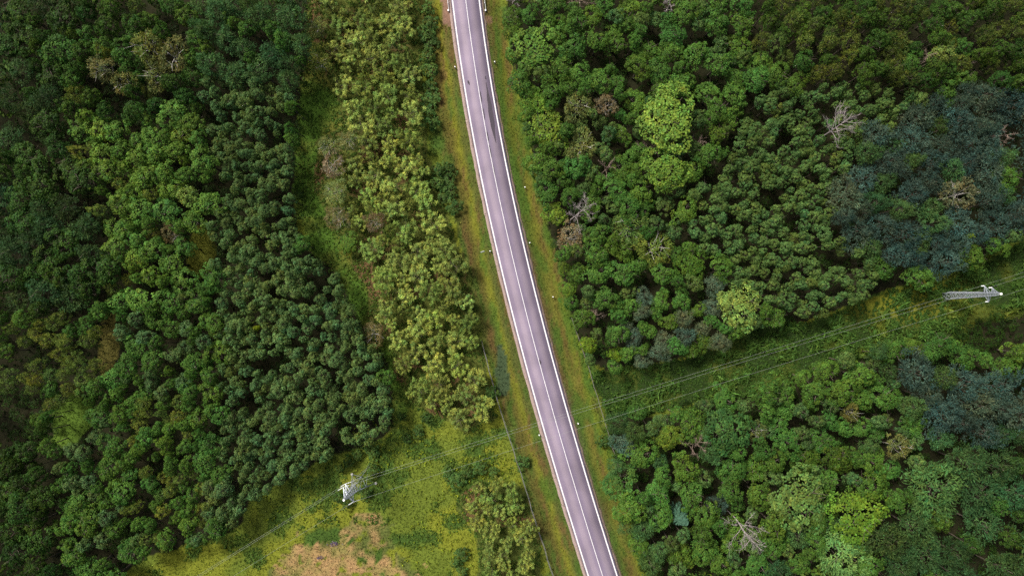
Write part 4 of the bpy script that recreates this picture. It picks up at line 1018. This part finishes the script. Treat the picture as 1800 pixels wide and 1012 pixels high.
# the remaining trees: one mass, real leaves and stems
class _Ids(set):
    def __contains__(s_, t): return set.__contains__(s_, id(t))
offset_ = _Ids(id(t) for t in off)
def mass_object(name, L, label):
    src = {}
    VV, FF, KK, n = [], [], [], 0
    TV, TF, tn = [], [], 0
    for i, t in enumerate(L):
        if t['kind'] == 'dead_tree': continue
        cm, tm, H0, R0 = VAR[t['kind']][i % len(VAR[t['kind']])]
        if cm.name not in src:
            v = np.zeros(len(cm.vertices) * 3, np.float32); cm.vertices.foreach_get("co", v)
            c = np.zeros(len(cm.vertices) * 4, np.float32); cm.color_attributes["tone"].data.foreach_get("color", c)
            src[cm.name] = (v.reshape(-1, 4, 3), c.reshape(-1, 4, 4)[:, :, :3])
        v, c = src[cm.name]
        far_ = t.get('low') or t in offset_
        keep = RNG.random(len(v)) < (0.12 if far_ else 0.5)
        v, c = v[keep].copy(), c[keep]
        ctr = v.mean(1, keepdims=True); v = ctr + (v - ctr) * (2.1 if far_ else 1.35)
        a = random.uniform(0, 6.28); s = t['R'] / R0
        Rz = np.array([[math.cos(a) * s, -math.sin(a) * s, 0], [math.sin(a) * s, math.cos(a) * s, 0], [0, 0, t['H'] / H0]])
        zg = float(ground_z(np.array([t['x']]), np.array([t['y']]))[0])
        v = v.reshape(-1, 3) @ Rz.T + np.array([t['x'], t['y'], zg])
        VV.append(v); FF.append(np.arange(len(v)).reshape(-1, 4) + n); n += len(v)
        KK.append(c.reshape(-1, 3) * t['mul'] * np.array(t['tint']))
    o = obj(name, mesh_quads(name, np.concatenate(VV), np.concatenate(FF), M_LEAF, np.concatenate(KK)))
    tag(o, label, "trees", kind="stuff")
    print(name, len(L), "trees", n // 2, "tris")
mass_object("forest", mass, "further small crowns filling the forest and the trees beyond the frame")

# ------------------------------------------------------------------ power line
def lattice_pylon(loc, label, rz, base_w, knee, top, arms, wide):
    """arms: list of (z, left length, right length); axis X is across the line"""
    root = empty("pylon", loc, label, "pylon", "steel lattice pylons of the power line", rz)
    H = top
    def half(z):
        return float(np.interp(z, [0, knee, H - 1.2, H], [base_w / 2, wide / 2, 0.32, 0.10]))
    cor = lambda z, sx, sy: np.array([sx * half(z), sy * half(z), z])
    for sx in (-1, 1):
        for sy in (-1, 1):
            mb = MB(); zs = [-0.3, knee, H - 1.2, H]
            for z0, z1 in zip(zs[:-1], zs[1:]): mb.bar(cor(max(z0, 0), sx, sy) - np.array([0, 0, 0.3 if z0 < 0 else 0]), cor(z1, sx, sy), 0.11)
            leg = mb.build("leg", M_STEEL, root)
            MB().box((*cor(0, sx, sy)[:2], 0.05), (0.55, 0.55, 0.5)).build("footing", M_CONC, leg)
    br = MB()
    z = 0.3; lv = [z]
    while z < H - 1.4:
        z += max(0.8, 1.15 * 2 * half(z)); lv.append(min(z, H - 1.0))
    for z0, z1 in zip(lv[:-1], lv[1:]):
        for (ax, ay), (bx, by_) in (((-1, -1), (1, -1)), ((1, -1), (1, 1)), ((1, 1), (-1, 1)), ((-1, 1), (-1, -1))):
            br.bar(cor(z0, ax, ay), cor(z1, bx, by_), 0.045); br.bar(cor(z0, bx, by_), cor(z1, ax, ay), 0.045)
            br.bar(cor(z1, ax, ay), cor(z1, bx, by_), 0.045)
    o = br.build("bracing", M_STEEL, root); o["kind"] = "stuff"
    tips = []
    for z, side, ln in arms:
        mb = MB(); tip = np.array([side * ln, 0, z])
        for sy in (-1, 1):
            mb.bar(cor(z - 0.1, side, sy), tip, 0.10); mb.bar(cor(min(z + 0.9, H - 0.4), side, sy), tip, 0.07)
            for f in (0.3, 0.6):
                mb.bar(cor(z - 0.1, side, sy) * (1 - f) + tip * f, cor(min(z + 0.9, H - 0.4), side, sy) * (1 - f) + tip * f, 0.05)
        for f in (0.05, 0.35, 0.65):
            a1 = cor(z - 0.1, side, -1) * (1 - f) + tip * f; b1 = cor(z - 0.1, side, 1) * (1 - f) + tip * f
            mb.bar(a1, b1, 0.06)
        mb.build("crossarm", M_STEEL, root)
        tips.append(tip)
    MB().box((0, 0, H + 0.12), (0.42, 0.42, 0.28)).build("peak_cap", M_WHITE, root)
    return root, tips
def insulator(root, a, b, name="insulator"):
    mb = MB(); a = np.asarray(a, float); b = np.asarray(b, float)
    mb.tube([a, b], 0.035, 5)
    for k in range(7):
        f = 0.12 + 0.76 * k / 6; c = a + (b - a) * f; u = (b - a) / np.linalg.norm(b - a) * 0.045
        mb.tube([c - u, c, c + u], [0.06, 0.15, 0.06], 8)
    return mb.build(name, M_INSUL, root, True)

LB = at(640, 840.5, -0.4); RB = at(1659, 519.5, -0.4)
zl = float(ground_z(LB[:1], LB[1:2])[0]); zr = float(ground_z(RB[:1], RB[1:2])[0])
dirv = RB - LB; ang = math.atan2(dirv[1], dirv[0])
# at the left pylon the line bends towards the lower left
out_l = at(385, 1004, 14) - at(612, 862, 14); ang_l = math.atan2(-out_l[1], -out_l[0])
rzL = (ang + ang_l) / 2 - math.pi / 2; rzR = ang - math.pi / 2 - 0.07
pl, tipsL = lattice_pylon((LB[0], LB[1], zl), "short lattice pylon with splayed feet in the meadow left of the road", rzL, 4.6, 8.5, 19.5, [(14.2, -1, 2.5), (14.2, 1, 2.1), (16.6, -1, 2.3)], 1.7)
pr, tipsR = lattice_pylon((RB[0], RB[1], zr), "slim lattice pylon leaning outward over the scrub at the right edge", rzR, 1.7, 6.0, 20.6, [(16.0, -1, 2.0), (16.0, 1, 1.75), (18.4, -1, 1.5)], 1.35)
pl["label"] = "squat lattice pylon with splayed feet in the meadow beside the willows"
pr["label"] = "slim tall lattice pylon with short arms in the scrub clearing"
def wpt(loc, rz, p):
    c, s = math.cos(rz), math.sin(rz)
    return np.array([loc[0] + c * p[0] - s * p[1], loc[1] + s * p[0] + c * p[1], loc[2] + p[2]])
def loc_of(loc, rz, w):
    c, s = math.cos(-rz), math.sin(-rz); d = w - np.asarray(loc)
    return np.array([c * d[0] - s * d[1], s * d[0] + c * d[1], d[2]])
def span(a, b, sag, label, n=28):
    t = np.linspace(0, 1, n)[:, None]
    p = a + (b - a) * t; p[:, 2] -= (4 * sag * t * (1 - t))[:, 0]
    c0 = p[0].copy()
    o = MB().tube(p - c0, 0.016, 4).build("power_cable", M_ALU)
    o.location = tuple(c0)
    tag(o, label, "cable", "cables of the power line")
WHO = ["lower outer arm", "lower inner arm", "upper arm"]
POS = ["uppermost cable in the picture", "lowest cable in the picture", "middle cable in the picture"]
locL, locR = (LB[0], LB[1], zl), (RB[0], RB[1], zr)
dR = np.array([math.cos(ang), math.sin(ang), 0]); dL = np.array([-math.cos(ang_l), -math.sin(ang_l), 0])
for k in range(3):
    tl = wpt(locL, rzL, tipsL[k]); tr_ = wpt(locR, rzR, tipsR[k])
    e1 = tl + dR * 1.5 + np.array([0, 0, -0.12]); e2 = tl + dL * 1.5 + np.array([0, 0, -0.12])
    insulator(pl, tipsL[k] + np.array([0, 0, 0]), loc_of(locL, rzL, e1)); insulator(pl, tipsL[k], loc_of(locL, rzL, e2))
    hang = tr_ + np.array([0, 0, -1.1])
    insulator(pr, tipsR[k], tipsR[k] + np.array([0, 0, -1.1]))
    span(e1, hang, 2.4, f"thin power cable between the pylons crossing over the road, {POS[k]}")
    span(e2, e2 + dL * 130 + np.array([0, 0, -1.0]), 2.2, f"thin power cable running over the hay patch, {POS[k]}")
    span(hang, hang + dR * 130 + np.array([0, 0, 0.5]), 2.2, f"thin power cable leaving the slim pylon outward, {POS[k]}")

# ------------------------------------------------------------------ guide posts, rails, sign, fences
def guide_post(px, py, label):
    w = at(px, py, 0.4)
    z = float(ground_z(w[:1], w[1:2])[0])
    root = empty("guide_post", (w[0], w[1], z), label, "guide post", "white guide posts along the road", rz=-0.2)
    MB().box((0, 0, 0.55), (0.22, 0.16, 1.3)).build("post", M_WHITE, root)
    MB().box((0, 0, 1.08), (0.228, 0.168, 0.16)).build("band", M_BLACK, root)
    MB().box((0, -0.088, 1.08), (0.08, 0.02, 0.12)).build("reflector", M_REFL, root)
    MB().box((0, 0, 1.235), (0.26, 0.2, 0.07)).build("cap", M_WHITE, root)
guide_post(800, 119, "white guide post on the left verge, highest up the road")
guide_post(869.5, 110, "white guide post on the right verge, highest up the road")
guide_post(922.8, 329, "white guide post on the right verge, second from the top")
guide_post(861.6, 441.5, "white guide post on the left verge next to the small sign")
guide_post(931, 427, "white guide post hard against the asphalt on the right side")
guide_post(972, 521.5, "white guide post on the right verge above the fence")
guide_post(1016, 743.6, "white guide post on the right verge under the power cables")
guide_post(947.7, 763.7, "white guide post on the left verge under the power cables")

w = at(848, 442, 0.9); z = float(ground_z(w[:1], w[1:2])[0])
rs = empty("road_sign", (w[0], w[1], z), "small white sign plate on a post in the left verge grass", "road sign", rz=0.25)
MB().tube([(0, 0, -0.3), (0, 0, 1.5)], 0.035, 8).build("post", M_STEEL, rs)
MB().box((0, -0.06, 1.25), (1.0, 0.04, 0.45), M=Euler((-0.5, 0, 0)).to_matrix()).build("plate", M_WHITE, rs)

def guard_rail(pts, label):
    pw = np.array([at(px, py, 0.6) for px, py in pts])
    zg = ground_z(pw[:, 0], pw[:, 1])
    c0 = np.array([pw[0][0], pw[0][1], 0.0])
    root = empty("guard_rail", c0, label, "guard rail", "guard rails at the top of the road")
    dense = []
    seg = np.linalg.norm(np.diff(pw[:, :2], axis=0), axis=1); L = np.concatenate([[0], seg.cumsum()])
    s = np.arange(0, L[-1], 2.0)
    q = np.stack([np.interp(s, L, pw[:, k]) for k in range(2)], 1)
    zq = np.full(len(s), 0.62); zq[-1] = 0.25; zq[-2] = 0.5
    prof = [(-0.16, 0.0), (-0.10, 0.07), (-0.03, 0.07), (0.0, 0.0), (0.03, 0.07), (0.10, 0.07), (0.16, 0.0)]
    dirs = np.gradient(q, axis=0); dirs /= np.linalg.norm(dirs, axis=1)[:, None]; nr_ = np.stack([-dirs[:, 1], dirs[:, 0]], 1)
    V, F = [], []
    m = len(prof) * 2
    for i in range(len(s)):
        for off_ in (0.0, 0.05):
            for (dz, dn) in prof:
                p2 = q[i] + nr_[i] * (dn + off_ + 0.06); V.append((p2[0] - c0[0], p2[1] - c0[1], zq[i] + dz))
    for i in range(len(s) - 1):
        for j in range(len(prof) - 1):
            F.append((i * m + j, i * m + j + 1, (i + 1) * m + j + 1, (i + 1) * m + j))
            b_ = len(prof); F.append((i * m + b_ + j + 1, i * m + b_ + j, (i + 1) * m + b_ + j, (i + 1) * m + b_ + j + 1))
        for j0, j1 in ((0, len(prof)), (len(prof) * 2 - 1, len(prof) - 1)):
            F.append((i * m + j0, (i + 1) * m + j0, (i + 1) * m + j1, i * m + j1))
    me = bpy.data.meshes.new("beam"); me.from_pydata(V, [], F); me.update(); me.materials.append(M_RAIL)
    obj("beam", me, root)
    for i in range(len(s)):
        zz = float(ground_z(q[i:i + 1, 0], q[i:i + 1, 1])[0])
        MB().box((q[i][0] - c0[0], q[i][1] - c0[1], (zz - 0.3 + zq[i] + 0.12) / 2), (0.10, 0.10, zq[i] + 0.12 - zz + 0.3)).build("post", M_RAIL, root)
    MB().box((q[-1][0] - c0[0], q[-1][1] - c0[1], 0.3), (0.3, 0.42, 0.5)).build("end_terminal", M_WHITE, root)
guard_rail([(779, -75), (786, 0), (788.8, 28)], "short guard rail end on brown gravel left of the road top")
guard_rail([(843, -75), (851, 0), (854.3, 25)], "short guard rail end in the grass right of the road top")

def fence(pts, label):
    pw = np.array([at(px, py, 0.8) for px, py in pts])
    seg = np.linalg.norm(np.diff(pw[:, :2], axis=0), axis=1); L = np.concatenate([[0], seg.cumsum()])
    s = np.arange(0, L[-1] + 0.01, 2.6)
    q = np.stack([np.interp(s, L, pw[:, k]) for k in range(2)], 1) + RNG.normal(0, 0.06, (len(s), 2))
    zg = ground_z(q[:, 0], q[:, 1])
    c0 = np.array([q[0][0], q[0][1], 0.0])
    root = empty("fence", c0, label, "fence", "wooden wildlife fences along the road")
    tops = []
    for i in range(len(s)):
        lean = RNG.normal(0, 0.04, 2)
        b0 = np.array([q[i][0], q[i][1], zg[i] - 0.3]) - c0; t0 = b0 + np.array([lean[0], lean[1], 2.0])
        MB().tube([b0, t0], [0.075, 0.065], 7).build("post", M_POST, root, True)
        tops.append((b0, t0))
    for i in range(len(s) - 1):
        (b0, t0), (b1, t1) = tops[i], tops[i + 1]
        dn = np.array([0, 0, 1])
        MB().bar(t0 - dn * 0.08, t1 - dn * (0.08 + RNG.uniform(-0.05, 0.05)), 0.09).build("rail", M_POST, root)
    wr = MB()
    for f in (0.3, 0.45, 0.6, 0.75, 0.88):
        wr.tube([b_ + (t_ - b_) * f + np.array([0.08, 0, 0]) for b_, t_ in tops], 0.008, 3, False)
    o = wr.build("wire_mesh", M_STEEL, root); o["kind"] = "stuff"
fence([(1005, 560), (1010, 577), (1022, 610), (1033, 640), (1040, 665), (1057, 722), (1066, 750), (1073, 775), (1082, 806), (1095, 850)], "thin weathered wooden fence along the right verge at the forest edge")
fence([(846, 600), (849, 613), (866, 673), (873, 700), (889, 750), (905, 800), (926, 866), (934, 895), (952, 950), (972, 1012), (980, 1040)], "thin weathered wooden fence along the left verge beside the willows")
